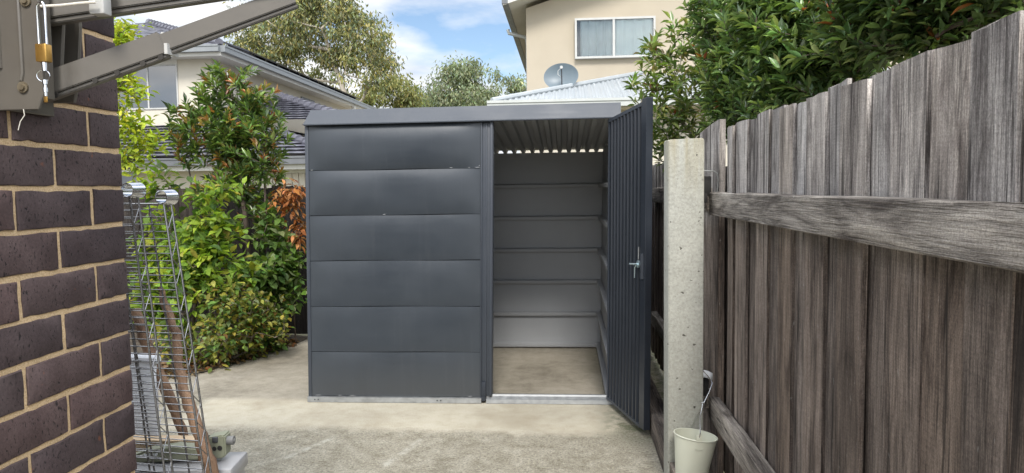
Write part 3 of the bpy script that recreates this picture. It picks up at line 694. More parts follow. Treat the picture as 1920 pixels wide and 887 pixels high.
wp = mb.build('wall_bracket', m_beige, cl)
mb = MB(); mb.tube([(-1.108, 1.3370, 1.75), (-1.108, 1.3370, 1.885), (-1.09, 1.3370, 1.905), (-1.07, 1.3370, 1.90), (-1.062, 1.3370, 1.88), (-1.062, 1.3370, 1.74), (-1.066, 1.337, 1.725)], .0045, 8)
mb.build('pressed_rib', m_beige, wp)
for (x, z) in ((-1.062, 1.712), (-1.046, 1.878)):
    mb = MB(); mb.tube([(x, 1.3375, z), (x, 1.334, z), (x, 1.3339, z), (x, 1.330, z)], [.011, .011, .006, .006], 12); mb.build('bolt', m_bolt, wp)
def arm(p0, p1, h, w, name, mat, parent, lip=.008, bev=.002):
    p0, p1 = Vector(p0), Vector(p1); d = (p1 - p0).normalized(); n = Vector((d.y, -d.x, 0)).normalized(); u = n.cross(d)
    if u.z < 0: u = -u
    mb = MB()
    def bx(a0, a1, b0, b1):
        vs = [mb.bm.verts.new(p + n * q + u * r_) for p in (p0, p1) for q in (a0, a1) for r_ in (b0, b1)]
        for f in ((0, 1, 3, 2), (4, 6, 7, 5), (0, 4, 5, 1), (2, 3, 7, 6), (0, 2, 6, 4), (1, 5, 7, 3)): mb.bm.faces.new([vs[i] for i in f])
    bx(-w / 2, w / 2, -h / 2, h / 2); bx(-w / 2 + .004, w / 2 - .006, -h / 2 - lip, -h / 2 - .0005)
    bmesh.ops.bevel(mb.bm, geom=list(mb.bm.edges), offset=bev, segments=2, affect='EDGES')
    return mb.build(name, mat, parent)
A0, A1, A2 = atY(66, 168, 1.392), atY(308, 82, 1.47), atY(550, -7, 1.55)      # foot on the bracket, sleeve end, outer pivot
st = arm(A0, A1, .046, .036, 'stay_arm', m_beige, cl)
arm(A1 - (A1 - A0) * .1, A2, .036, .026, 'inner_stay', m_beige, st)
mb = MB(); dd = (A1 - A0).normalized(); uu = Vector((-dd.z, 0, dd.x)).normalized()
mb.tube([A1 - uu * .024 + dd * .005, A1 + uu * .023 + dd * .005], .004, 8)
mb.prism([A1 + dd * .014 + Vector((-.003, -.022, -.030)), A1 + dd * .014 + Vector((.004, -.022, -.030)), A1 + dd * .014 + Vector((.004, -.022, -.008)), A1 + dd * .014 + Vector((-.003, -.022, -.008))], (0, .044, 0))
mb.build('sleeve_collar', m_knob, st)
for t in (.15, .45, .62, .82, .96):
    mb = MB(); c = A0.lerp(A1, t) - uu * .0305; mb.tube([c + Vector((0, -.016, 0)), c + Vector((0, -.0185, 0))], .006, 10); mb.build('slot', m_beige_d, st)
mb = MB(); mb.tube([A2 + Vector((-.03, -.022, .012)), A2 + Vector((-.03, .022, .012))], .017, 14); mb.build('end_pivot', m_dgrey, st)
B0 = atY(85, 48, 1.392) + Vector((0, 0, .041)); B1 = atY(410, 0, 1.49) + Vector((0, 0, .041)); B1 = B0 + (B1 - B0) * 2.2
ma = arm(B0, B1, .062, .036, 'side_arm', m_beige, cl, .010)
mb = MB(); c = B0.lerp(B1, .24); mb.box(c.x - .04, c.x + .05, c.y - .0245, c.y - .0185, c.z + .004, c.z + .03, .002); mb.build('arm_slot', m_dgrey, ma)
mb = MB(); kx = atY(188, 8, 1.372); mb.box(kx.x - .016, kx.x + .016, 1.358, 1.385, kx.z - .022, kx.z + .06, .004); mb.build('cord_knob', m_knob, cl)
mb = MB(); cp = [atY(x, y, 1.345) for x, y in ((-40, -22), (10, -3), (45, 7), (78, 12), (115, 10), (150, 6), (180, 4))]; mb.tube(cp, .0028, 8); mb.build('cord', m_cord, cl)
mb = MB(); mb.tube([atY(x, y, 1.333) for x, y in ((34, 244), (38, 228), (46, 216), (44, 205))], .0009, 5); mb.build('loose_thread', m_cord, cl)

pk = atY(82, 100, 1.318)
pl = thing('padlock', 'small brass padlock with its keys hanging from the clothesline bracket', 'padlock', pk + Vector((0, 0, -.02)))
mb = MB(); mb.box(pk.x - .011, pk.x + .011, 1.309, 1.327, pk.z - .017, pk.z + .017, .002); mb.build('lock_body', m_brass, pl)
mb = MB(); t_ = atY(80, 8, 1.318)
mb.tube([(pk.x - .008, 1.318, pk.z + .014), (pk.x - .008, 1.318, t_.z - .004), (pk.x - .004, 1.318, t_.z + .003), (pk.x + .003, 1.318, t_.z + .003), (pk.x + .007, 1.318, t_.z - .004), (pk.x + .007, 1.318, pk.z + .014)], .0028, 8)
mb.build('shackle', m_steel, pl)
mb = MB(); mb.tube([(pk.x - .002 + .011 * math.cos(t), 1.316 + .003 * math.cos(t), pk.z - .043 + .011 * math.sin(t)) for t in np.linspace(0, 2 * PI, 20)[:-1]], .0011, 6, closed=True); mb.build('key_ring', m_steel, pl)
mb = MB(); mb.tube([(pk.x, 1.318, pk.z - .016), (pk.x + .001, 1.317, pk.z - .034)], [.005, .004], 8); mb.build('key', m_steel, pl)
mb = MB()
for dz_, rr in ((-.055, .0045), (-.064, .003), (-.070, .0045), (-.078, .0028)): mb.tube([(pk.x + .001, 1.316, pk.z + dz_ + .004), (pk.x + .001, 1.316, pk.z + dz_ - .004)], rr, 8)
mb.build('key', m_steel, pl)
mb = MB(); mb.box(pk.x - .003, pk.x + .004, 1.3145, 1.317, pk.z - .094, pk.z - .0825, .0008); mb.build('key', m_brass, pl)

# ------------------------------------------------------------------ chrome wire shelves leaning behind the corner
def wire_shelf(label, T, lean, tilt, length=1.5, width=.36, ang=8):
    root = thing('wire_shelf', label, 'wire shelf', (T[0] + lean * T[2], T[1], 0), 'chrome wire shelves stood on end')
    a_ = rad(ang); cd = Vector((-math.cos(a_), math.sin(a_), 0)); nd = Vector((math.sin(a_), math.cos(a_), 0))
    T = Vector(T); dn = Vector((lean, tilt, -1.0)).normalized()
    L = T.z / -dn.z - .008
    p = lambda s, w, d: T + dn * s + cd * w + nd * d
    D = .030
    for nm, w in (('edge_truss', 0.0), ('edge_truss', width)):
        mb = MB()
        for d in (0.0, D): mb.tube([p(0, w, d), p(L, w, d)], .0031, 8)
        n = int(L / .075); zz = []
        for k in range(n): zz += [p(L * k / n, w, .001), p(L * (k + .42) / n, w, D - .001)]
        mb.tube(zz + [p(L, w, 0)], .0014, 6); mb.build(nm, m_wire, root)
    mb = MB()
    for w in (.050, .165, .275): mb.tube([p(.002, w, .004), p(L, w, .004)], .0026, 6)
    mb.tube([p(.004, 0, 0), p(.004, width, 0)], .0028, 6); mb.tube([p(.004, 0, D), p(.004, width, D)], .0022, 6); mb.tube([p(L - .004, 0, 0), p(L - .004, width, 0)], .0028, 6)
    mb.build('support_wires', m_wire, root)
    mb = MB(); s = .02
    while s < L - .02: mb.tube([p(s, 0, -.0035), p(s, width, -.0035)], .0016, 5); s += .0205
    mb.build('wire_grid', m_wire, root)
    for w in (-.004, width):
        mb = MB(); c = p(-.014, w, 0); Mx = Matrix.Translation(c) @ nd.to_track_quat('Z', 'X').to_matrix().to_4x4()
        r0 = .0195
        mb.lathe([(r0, -.012), (r0 + .0015, .034), (r0 - .0005, .034), (r0 - .002, -.012), (r0, -.012)], Mx, 28); mb.build('corner_collar', m_chrome, root)
    return root
wire_shelf('chrome wire shelf stood on end, half hidden behind the brick corner', (-1.160, 1.815, 1.495), .080, .0)
wire_shelf('chrome wire shelf stood on end, further out from the brick wall', (-1.108, 1.885, 1.475), .106, .0)

def crooked(name, label, cat, pts, rs, m, seed):
    r_ = np.random.default_rng(seed); P_ = []; Rr = []
    for i in range(len(pts) - 1):
        for t in np.linspace(0, 1, 5)[:-1]:
            q = pts[i].lerp(pts[i + 1], t); P_.append(q + Vector(r_.normal(0, .0022, 3).tolist())); Rr.append((rs[i] * (1 - t) + rs[i + 1] * t) * r_.uniform(.92, 1.1))
    P_.append(pts[-1]); Rr.append(rs[-1])
    mb = MB(); mb.tube(P_, Rr, 10); o = mb.build(name, m, None, smooth=60); return tag(o, label, cat)
pts = [atY(x, y, Y) for x, y, Y in ((299, 538, 2.10), (310, 575, 2.08), (330, 625, 2.06), (334, 690, 2.03), (344, 732, 2.00), (366, 788, 1.975), (384, 845, 1.962), (399, 892, 1.960))]
b0 = pts[-1]; pts += [b0 + Vector((.05, 0, -.25)), Vector((b0.x + .10, b0.y, .012))]
crooked('dry_branch', 'crooked brown dry branch leaning upright behind the wire shelves', 'branch', pts, [.008, .012, .013, .015, .0145, .019, .020, .019, .018, .018], m_branch, 2)
pts = [atY(x, y, Y) for x, y, Y in ((254, 580, 2.24), (272, 630, 2.23), (292, 685, 2.22), (330, 775, 2.205), (352, 838, 2.20))]; pts += [Vector((pts[-1].x + .05, 2.20, .35)), Vector((pts[-1].x + .10, 2.20, .012))]
crooked('dry_branch', 'shorter greyish split stick partly hidden by the brick corner', 'branch', pts, [.015, .019, .019, .016, .015, .014, .014], m_branch, 7)

# ------------------------------------------------------------------ storage unit and what lies on it
tz = .672
unit = thing('storage_unit', 'pale grey plastic storage unit behind the wire shelves, its corner at the frame bottom', 'storage unit', (-1.30, 2.02, 0))
Mu = Matrix.Translation((-1.018, 2.115, 0)) @ Matrix.Rotation(rad(6), 4, 'Z')
mb = MB(); mb.box(-.62, 0, -.110, .04, tz - .045, tz, .008, Mu); mb.box(-.61, -.010, -.100, .032, tz - .075, tz - .046, .004, Mu); mb.build('lid', m_tub, unit)
mb = MB(); mb.box(-.60, -.018, -.094, .026, .0, tz - .0755, .012, Mu); mb.build('body', m_tub, unit)
for k in range(3):
    mb = MB(); mb.box(-.58, -.04, -.103, -.095, .03 + .19 * k, .20 + .19 * k, .004, Mu); mb.build('drawer', m_tub, unit)
tool = thing('hand_tool', 'olive green plastic tool with three round holes in its end block', 'tool', (-1.17, 2.07, tz))
Mt = Matrix.Translation((-1.115, 2.07, tz)) @ Matrix.Rotation(rad(5), 4, 'Z')
mb = MB(); mb.prism([Mt @ Vector(q) for q in ((0, -.022, .012), (.056, -.022, .012), (.066, -.022, .022), (.066, -.022, .083), (.058, -.022, .086), (.012, -.022, .078), (.0, -.022, .064))], Mt.to_3x3() @ Vector((0, .05, 0)))
bmesh.ops.bevel(mb.bm, geom=list(mb.bm.edges), offset=.004, segments=2, affect='EDGES'); eb = mb.build('end_block', m_olive, tool)
mb = MB()
for k in range(3):
    c = Mt @ Vector((.017 + .0165 * k, -.0222, .043 + .0015 * k)); mb.tube([c, c + Vector((0, -.0012, 0))], [.0058 + .001 * k] * 2, 14)
mb.build('hole', m_black, eb)
mb = MB(); mb.box(.028, .046, -.027, -.0195, .064, .082, .003, Mt); mb.build('button', m_dgrey, eb)
mb = MB(); mb.tube([Mt @ Vector((.066, 0, .062)), Mt @ Vector((.086, 0, .062))], .0135, 16); mb.tube([Mt @ Vector((.086, 0, .062)), Mt @ Vector((.089, 0, .062))], .006, 10); mb.build('knob', m_mgrey, tool)
mb = MB(); mb.prism([Mt @ Vector(q) for q in ((-.24, -.025, .002), (.01, -.025, .010), (.01, -.025, .045), (-.09, -.025, .052), (-.17, -.025, .044), (-.24, -.025, .018))], Mt.to_3x3() @ Vector((0, .05, 0)))
bmesh.ops.bevel(mb.bm, geom=list(mb.bm.edges), offset=.006, segments=2, affect='EDGES'); tb = mb.build('tool_body', m_olive, tool)
mb = MB(); mb.tube([Mt @ Vector((-.01, -.002, .055)), Mt @ Vector((.012, -.002, .06))], .020, 16); mb.build('collar', m_dgrey, tool)
mb = MB()
for k in range(5):
    c = Mt @ Vector((-.192 + .011 * k, -.0263, .022 + .001 * k)); mb.box(c.x, c.x + .006, c.y, c.y + .0008, c.z, c.z + (.011 if k % 2 else .008)); mb.box(c.x + .007, c.x + .009, c.y, c.y + .0008, c.z + .003, c.z + .010)
mb.build('worn_lettering', m_foam, tb)
mb = MB(); mb.box(-1.42, -1.17, 2.112, 2.132, tz + .001, tz + .042, .001); mb.box(-1.415, -1.16, 2.102, 2.150, tz + .043, tz + .049)
tag(mb.build('cardboard_flap', m_card), 'folded brown cardboard lying behind the olive tool', 'cardboard')
mb = MB(); mb.box(-1.46, -1.345, 2.19, 2.21, .01, .955, .006); mb.tube([(-1.455, 2.20, .96), (-1.335, 2.20, .956)], .014, 10)
tag(mb.build('foam_sheet', m_foam), 'white foam sheet with rolled top edge beside the brick corner', 'foam sheet')

# ------------------------------------------------------------------ bucket
bc_ = Vector((.604, 3.335, .325)); tl = Matrix.Rotation(rad(7), 4, 'Y') @ Matrix.Rotation(rad(-3), 4, 'X')
bk = thing('hanging_bucket', 'small cream metal bucket hanging on a wire in front of the concrete post', 'bucket', bc_)
Mb = Matrix.Translation(bc_) @ tl
mb = MB(); mb.lathe([(.0, -.235), (.066, -.235), (.068, -.230), (.099, 0), (.0975, 0), (.066, -.228), (.0, -.229)], Mb, 48); mb.build('pail', m_bucket, bk, smooth=50)
mb = MB(); mb.tube([Mb @ Vector((.100 * math.cos(t), .100 * math.sin(t), 0)) for t in np.linspace(0, 2 * PI, 49)[:-1]], .0034, 8, closed=True); mb.build('rim', m_bucket, bk)
mb = MB(); e0 = Mb @ Vector((-.004, -.1015, .010)); mb.box(e0.x - .013, e0.x + .013, e0.y - .001, e0.y + .002, e0.z - .012, e0.z + .020, .004)
mb.build('ear', m_bucket, bk)
mb = MB(); c = Mb @ Vector((.0, -.097, -.028)); mb.tube([c + Vector((.018 * math.cos(t), -.004, .009 * math.sin(t) - .002)) for t in np.linspace(PI, 2 * PI, 10)], .0012, 6); mb.build('embossed_mark', m_bucket, bk)
h1 = atY(1318, 757, 3.40); mb = MB()
mb.tube([e0 + Vector((0, -.003, .010)), e0 + Vector((.004, -.003, .030)), e0.lerp(h1, .6) + Vector((-.006, 0, 0)), h1, h1 + Vector((.008, .0, .012)), atY(1330, 735, 3.42), atY(1336, 718, 3.44), atY(1328, 706, 3.46), atY(1317, 694, 3.47)], .0022, 8)
mb.tube([h1 + Vector((.006 * math.cos(t), 0, .006 * math.sin(t))) for t in np.linspace(0, 2 * PI, 14)[:-1]], .0018, 6, closed=True)
mb.tube([Mb @ Vector((0, .1, .01)), Mb @ Vector((.01, .09, .06)), h1 + Vector((.004, .01, -.01)), h1], .0022, 8)
mb.build('wire_handle', m_steel, bk)

# ------------------------------------------------------------------ neighbouring houses
def tile_roof(mb, e0, e1, t0, t1, rows, th=.052, rec=.07):
    """stepped tile courses between the eave e0-e1 and the top edge t0-t1"""
    e0, e1, t0, t1 = map(Vector, (e0, e1, t0, t1)); nrm = (e1 - e0).cross(t0 - e0).normalized()
    if nrm.z < 0: nrm = -nrm
    upd = nrm.cross(e1 - e0).normalized()
    if upd.z < 0: upd = -upd
    for k in range(rows):
        a_, b = k / rows, min((k + 1) / rows + .15 / rows, 1)
        L0, R0, L1, R1 = e0.lerp(t0, a_), e1.lerp(t1, a_), e0.lerp(t0, b), e1.lerp(t1, b)
        n = max(2, int((R0 - L0).length / .11)); up, lo_ = nrm * th, nrm * .004
        A, B, C = [], [], []
        for i in range(n + 1):
            t = i / n; w = .5 + .5 * math.cos(2 * PI * i / 3 + (k % 2) * PI); wv = nrm * (.012 * w)
            A.append(mb.bm.verts.new(L0.lerp(R0, t) + upd * rec + nrm * .002)); B.append(mb.bm.verts.new(L0.lerp(R0, t) + up + wv)); C.append(mb.bm.verts.new(L1.lerp(R1, t) + lo_ + wv * .6))
        for i in range(n):
            mb.bm.faces.new((A[i], A[i + 1], B[i + 1], B[i])); mb.bm.faces.new((B[i], B[i + 1], C[i + 1], C[i]))
def ridge_caps(mb, p, q, r=.13):
    p, q = Vector(p), Vector(q); d = q - p; n = int(d.length / .36)
    for k in range(n):
        a_, b = p + d * (k / n), p + d * ((k + 1.12) / n); mb.tube([a_ + Vector((0, 0, .03)), b + Vector((0, 0, -.01))], [r, r * .82], 8)
lh = thing('neighbour_house', 'cream two storey house with dark tiled hip roofs behind the left shrubs', 'house', (-14.4, 24, 0))
UX, UY, UZ = -9.35, 19.0, 5.50      # upper gutter corner
mb = MB(); mb.box(-19.3, UX - .55, UY + .55, 35.2, 2.6, 5.30); mb.build('upper_wall', m_cream, lh, smooth=0)
LX, LY, LZ = -5.3, 16.0, 2.33
mb = MB(); mb.box(-19, LX - .5, LY + .5, 21.0, -.02, LZ - .15); mb.box(-19, -6.4, 21.01, 35, -.02, 3.2); mb.build('lower_wall', m_cream, lh, smooth=0)
AP, AQ = (-14.4, 24.1, 7.42), (-14.4, 30.6, 7.42)
mb = MB()
tile_roof(mb, (-19.5, UY, UZ + .02), (UX, UY, UZ + .02), AP, AP, 17, .020, .03)
tile_roof(mb, (UX, UY, UZ + .02), (UX, 35.7, UZ + .02), AP, AQ, 17, .020, .03)
tile_roof(mb, (-19.5, 35.7, UZ + .02), (-19.5, UY, UZ + .02), AQ, AP, 17, .020, .03); tile_roof(mb, (UX, 35.7, UZ + .02), (-19.5, 35.7, UZ + .02), AQ, AQ, 17, .020, .03)
rf = mb.build('upper_roof', m_tile, lh, smooth=0)
mb = MB(); ridge_caps(mb, (UX - .05, UY + .05, UZ + .06), AP, .12); ridge_caps(mb, AP, AQ, .12); mb.build('ridge_cap', m_tile, rf)
def gutter_line(name, mb, pts, h=.15, w=.12, m=None, parent=None):
    for p, q in zip(pts, pts[1:]):
        p, q = Vector(p), Vector(q); d = (q - p).normalized(); n = Vector((d.y, -d.x, 0))
        for o0, o1, z0, z1 in ((0, w, -h, 0), (w, w + .02, -.035, .012)):
            vs = [mb.bm.verts.new(b + n * a_ + Vector((0, 0, c))) for b in (p, q) for a_ in (o0, o1) for c in (z0, z1)]
            for f in ((0, 1, 3, 2), (4, 6, 7, 5), (0, 4, 5, 1), (2, 3, 7, 6), (0, 2, 6, 4), (1, 5, 7, 3)): mb.bm.faces.new([vs[i] for i in f])
    return mb.build(name, m, parent, smooth=0)
gutter_line('upper_gutter', MB(), [(-19.5, UY, UZ), (UX, UY, UZ), (UX, 35.7, UZ)], .17, .13, m_gutter, lh)
mb = MB()
mb.box(-19.5, UX - .02, UY + .02, UY + .56, UZ - .24, UZ - .20); mb.box(UX - .56, UX - .021, UY + .57, 35.6, UZ - .241, UZ - .199)
mb.box(-19.5, UX - .005, UY + .005, UY + .019, UZ - .27, UZ - .02); mb.box(UX - .019, UX - .004, UY + .02, 35.6, UZ - .271, UZ - .02)
mb.build('soffit', m_white, lh, smooth=0)
for yy in (21.1, 31.4):
    mb = MB(); mb.box(UX - .12, UX + .02, yy - .12, yy + .12, UZ - .46, UZ - .19, .01); mb.tube([(UX - .08, yy, UZ - .44), (UX - .30, yy, UZ - .62), (UX - .50, yy, UZ - .68)], .045, 8); mb.tube([(UX - .50, yy, UZ - .68), (UX - .50, yy, 3.2)], .045, 8)
    mb.build('downpipe', m_white, lh)
def window(parent, x0, x1, y, z0, z1, mf, pane, bars=(.5,), fw=.05, dep=.08):
    w = thing('window', None, None, (0, 0, 0)); w.parent = parent; w.location = -parent.location
    mb = MB()
    mb.box(x0, x1, y - .03, y + dep, z0, z0 + fw); mb.box(x0, x1, y - .03, y + dep, z1 - fw, z1)
    mb.box(x0, x0 + fw, y - .031, y + dep, z0 + fw, z1 - fw); mb.box(x1 - fw, x1, y - .031, y + dep, z0 + fw, z1 - fw)
    for b in bars:
        c = x0 + (x1 - x0) * b; mb.box(c - fw * .55, c + fw * .55, y - .026, y + dep, z0 + fw, z1 - fw)
    mb.build('frame', mf, w, smooth=0)
    mb = MB(); mb.box(x0 + fw, x1 - fw, y - .008, y - .003, z0 + fw, z1 - fw); mb.build('pane', pane, w, smooth=0)
    return w
wa, wb = atY(246, 206, UY + .52), atY(331, 112, UY + .52)
window(lh, wa.x - 1.2, wb.x, UY + .55, wa.z, wb.z - .12, m_frame, m_darkglass, (.66,), .04, .002)
mb = MB(); mb.box(wb.x - 2.6, wb.x, UY + .525, UY + .548, wb.z - .115, wb.z + .16); mb.box(wb.x - 2.6, wb.x, UY + .515, UY + .524, wb.z + .115, wb.z + .15, mi=1); mb.build('window_head', [m_white, m_dark], lh, smooth=0)
# small side window on the receding wall
mb = MB(); y0, y1 = 26.3, 27.7; xw = UX - .55
for a_, b, c, d in ((y0, y1, 4.42, 4.47), (y0, y1, 5.0, 5.06), (y0, y0 + .07, 4.47, 5.0), (y1 - .07, y1, 4.47, 5.0), (y0 + .66, y0 + .74, 4.47, 5.0)): mb.box(xw - .05, xw + .04, a_, b, c, d)
sw = mb.build('window', m_dframe, lh, smooth=0); mb = MB(); mb.box(xw + .004, xw + .010, y0 + .07, y1 - .07, 4.47, 5.0); mb.build('pane', m_darkglass, sw, smooth=0)
# lower roofs
mb = MB(); tile_roof(mb, (-19.5, LY, LZ), (LX, LY, LZ), (-19.5, LY + 3.55, LZ + 1.10), (LX - 3.55, LY + 3.55, LZ + 1.10), 11)
tile_roof(mb, (LX, LY, LZ), (LX, 24, LZ), (LX - 3.55, LY + 3.55, LZ + 1.10), (LX - 3.55, 24, LZ + 1.10), 11)
l1 = mb.build('lower_roof', m_tile, lh, smooth=0)
mb = MB(); ridge_caps(mb, (LX, LY, LZ + .04), (LX - 3.55, LY + 3.55, LZ + 1.14), .11); mb.build('ridge_cap', m_tile, l1)
mb = MB(); PK = Vector((-9.0, 21.9, 4.44))
tile_roof(mb, (-9.9, 18.7, 3.44), (-5.9, 18.7, 3.40), PK - Vector((.4, 0, 0)), PK, 11); tile_roof(mb, (-5.9, 18.7, 3.40), (-5.9, 30, 3.40), PK, PK + Vector((0, 8, 0)), 11)
l2 = mb.build('side_roof', m_tile, lh, smooth=0)
mb = MB(); ridge_caps(mb, (-5.9, 18.7, 3.46), PK + Vector((0, 0, .05)), .14); mb.build('ridge_cap', m_tile, l2)
gutter_line('lower_gutter', MB(), [(-19.5, LY, LZ - .03), (LX, LY, LZ - .03)], .17, .13, m_dgutter, lh)
mb = MB(); mb.box(-19.5, LX, LY + .02, LY + .50, LZ - .26, LZ - .22); mb.box(-19.5, LX, LY + .005, LY + .019, LZ - .32, LZ - .03); mb.build('lower_soffit', m_white, lh, smooth=0)
window(lh, -12.9, -10.3, LY + .5, .7, LZ - .28, m_frame, m_darkglass, (.5,), .06, .002)
mb = MB()
for k in range(14): mb.box(-7.9 + k * .16, -7.9 + k * .16 + .14, LY + .47, LY + .498, .05, LZ - .40, .008)
mb.build('garage_door', m_cream, lh)
mb = MB(); mb.box(-8.0, -5.62, LY + .43, LY + .499, LZ - .395, LZ - .30, .004); mb.build('door_lintel', m_white, lh)
# solar panels on the far roof slope
sl = Vector((AP[0] - UX, 0, AP[2] - UZ)).normalized(); nn = Vector((-sl.z, 0, sl.x)); nn = nn if nn.z > 0 else -nn
for k in range(6):
    y0 = 20.9 + k * 1.95
    c = Vector((UX, y0, UZ + .02)) + sl * .10 + nn * .13
    mb = MB(); mb.prism([c, c + Vector((0, 1.86, 0)), c + Vector((0, 1.86, 0)) + sl * 1.0, c + sl * 1.0], nn * .045)
    for q in (.4, 1.4): mb.prism([c + Vector((0, q, 0)) + sl * .1 - nn * .10, c + Vector((0, q + .05, 0)) + sl * .1 - nn * .10, c + Vector((0, q + .05, 0)) + sl * .9 - nn * .10, c + Vector((0, q, 0)) + sl * .9 - nn * .10], nn * .0995)
    tag(mb.build('solar_panel', m_panel, None, smooth=0), 'dark solar panel in the row along the upper roof edge of the cream house', 'solar panel', 'solar panels on the cream house roof')

rh = thing('render_house', 'sand coloured rendered house with curtained window and white steel lower roof', 'house', (3, 18, 0))
RX, RY = -.835, 16.0; sk = math.tan(rad(17))
def zroof(x): return 5.62 + (x + 1.34) * sk
mb = MB(); mb.prism([(RX, RY, -.02), (10, RY, -.02), (10, RY, zroof(10) - .28), (RX, RY, zroof(RX) - .30)], (0, 8.5, 0)); mb.build('rendered_wall', m_sand, rh, smooth=0)
mb = MB(); mb.prism([(-1.34, RY - .62, zroof(-1.34)), (10.4, RY - .62, zroof(10.4)), (10.4, RY - .62, zroof(10.4) + .05), (-1.34, RY - .62, zroof(-1.34) + .05)], (0, 9.5, 0)); mb.build('upper_roof', m_metalroof, rh, smooth=0)
mb = MB(); mb.prism([(-1.30, RY - .60, zroof(-1.30) - .22), (10.3, RY - .60, zroof(10.3) - .22), (10.3, RY - .60, zroof(10.3) - .003), (-1.30, RY - .60, zroof(-1.30) - .003)], (0, .045, 0)); mb.build('barge_board', m_white, rh, smooth=0)
mb = MB(); mb.prism([(-1.29, RY - .55, zroof(-1.29) - .19), (10.3, RY - .55, zroof(10.3) - .19), (10.3, RY - .55, zroof(10.3) - .16), (-1.29, RY - .55, zroof(-1.29) - .16)], (0, 9.3, 0)); mb.build('soffit', m_soffit, rh, smooth=0)
gutter_line('gutter', MB(), [(-1.32, RY + 8.8, zroof(-1.34) - .02), (-1.32, RY - .62, zroof(-1.34) - .02)], .16, -.13, m_dgutter, rh)
mb = MB(); mb.tube([(-1.38, RY + 1.8, 5.42), (-1.36, RY + 1.8, 5.33), (-.95, RY + 1.8, 5.22), (-.90, RY + 1.8, 5.1), (-.90, RY + 1.8, 3.2)], .045, 8); mb.build('downpipe', m_lgutter, rh)
w0, w1 = atY(1078, 112, RY), atY(1228, 32, RY)
w = window(rh, w0.x, w1.x, RY, w0.z, w1.z, m_frame, m_clear, (.485,), .045, .001)
def curtain(x0, x1, y, z0, z1, m, ph, f=34, amp=.022):
    mb = MB(); n = 80; rows = []
    for z in (z0, (z0 + z1) / 2, z1): rows.append([(x0 + (x1 - x0) * i / n, y + amp * math.sin(f * (x0 + (x1 - x0) * i / n) + ph + .8 * math.sin(i * .31)), z) for i in range(n + 1)])
    mb.grid(rows); return mb.build('curtain', m, w, smooth=80)
# the window stands proud of the wall, its curtains hang in the shallow reveal behind the glass
xm = w0.x + (w1.x - w0.x) * .485
for o_ in w.children:
    pass
w.location.y -= .09
mb = MB(); mb.box(w0.x + .002, w1.x - .002, RY - .09, RY - .0005, w0.z, w0.z + .04); mb.box(w0.x + .002, w1.x - .002, RY - .09, RY - .0005, w1.z - .04, w1.z); mb.box(w0.x, w0.x + .03, RY - .09, RY - .0005, w0.z + .04, w1.z - .04); mb.box(w1.x - .03, w1.x, RY - .09, RY - .0005, w0.z + .04, w1.z - .04)
mb.build('window_box', m_frame, rh, smooth=0)
c1 = curtain(w0.x + .12, xm - .02, RY - .04, w0.z + .045, w1.z - .045, m_curtain2, .5, 40); c2 = curtain(xm + .01, w1.x - .05, RY - .04, w0.z + .045, w1.z - .045, m_curtain, 2.0, 22)
mb = MB(); mb.box(w0.x + .035, w1.x - .035, RY - .003, RY - .0005, w0.z + .042, w1.z - .042); mb.build('window_recess', m_dark, rh, smooth=0)
# lower steel roof with a hip at its left end
EX, EY, EZ = -1.30, 13.0, 3.075; SLP = .30
mb = MB(); n = 300; top_rows = [[], []]; xs = np.linspace(EX, 7.0, n)
def hipy(x): return min(EY + (x - EX), RY - .02)
mb_rows = []
for t in np.linspace(0, 1, 6):
    r = []
    for x in xs:
        yb = EY + (hipy(x) - EY) * t; r.append((x, yb, EZ + (yb - EY) * SLP + .016 * math.cos(2 * PI * x / .1)))
    mb_rows.append(r)
mb.grid(mb_rows)
lr = mb.build('lower_roof', m_metalroof, rh, smooth=0)
mb = MB(); mb.tube([(EX - .02, EY - .02, EZ + .03), (EX + 3.0, EY + 3.0, EZ + 3.0 * SLP + .03)], .05, 8); mb.build('hip_cap', m_metalroof, lr)
mb = MB(); mb.prism([(EX, EY, EZ - .02), (EX, RY + 3, EZ - .02), (EX + 3, RY, EZ + 3 * SLP - .02)], (0.002, 0, -.01)); mb.build('hip_end', m_metalroof, lr, smooth=0)
gutter_line('lower_gutter', MB(), [(EX - .1, EY, EZ), (7.0, EY, EZ)], .13, .12, m_lgutter, rh)
mb = MB(); mb.box(-.85, 7, EY + .5, RY - .002, -.02, EZ - .02); mb.box(EX, 7, EY + .01, EY + .5, EZ - .15, EZ - .12); mb.build('lower_wall', m_cream, rh, smooth=0)

dish_c = atY(1053, 146, 14.55)
ds = thing('satellite_dish', 'grey oval satellite dish standing on the white steel roof', 'satellite dish', (dish_c.x, 14.6, EZ + 1.6 * SLP))
Md = Matrix.Translation(dish_c) @ Matrix.Rotation(rad(78), 4, 'X') @ Matrix.Rotation(rad(-8), 4, 'Y') @ Matrix.Diagonal((1, .78, 1, 1))
mb = MB(); Rr = .345; pr = [(Rr * t, .085 * t * t) for t in np.linspace(0.001, 1, 12)] + [(Rr + .008, .088), (Rr, .078)] + [(Rr * t, .085 * t * t - .012) for t in np.linspace(.98, 0.001, 8)]
mb.lathe(pr, Md, 48); mb.build('dish', m_dish, ds, smooth=50)
mb = MB(); lp, fp = Md @ Vector((.02, -.30, .09)), Md @ Vector((.05, .10, .36)); mb.tube([lp, fp], .012, 8); mb.build('feed_arm', m_dgrey, ds)
mb = MB(); mb.tube([fp + Vector((0, -.03, 0)), fp + Vector((0, .06, .02))], [.03, .022], 10); mb.tube([fp, fp + Vector((-.07, .05, -.06)), fp + Vector((-.07, .05, -.13)), fp + Vector((-.01, .12, -.17))], .006, 6); mb.build('feed_horn', m_knob, ds)
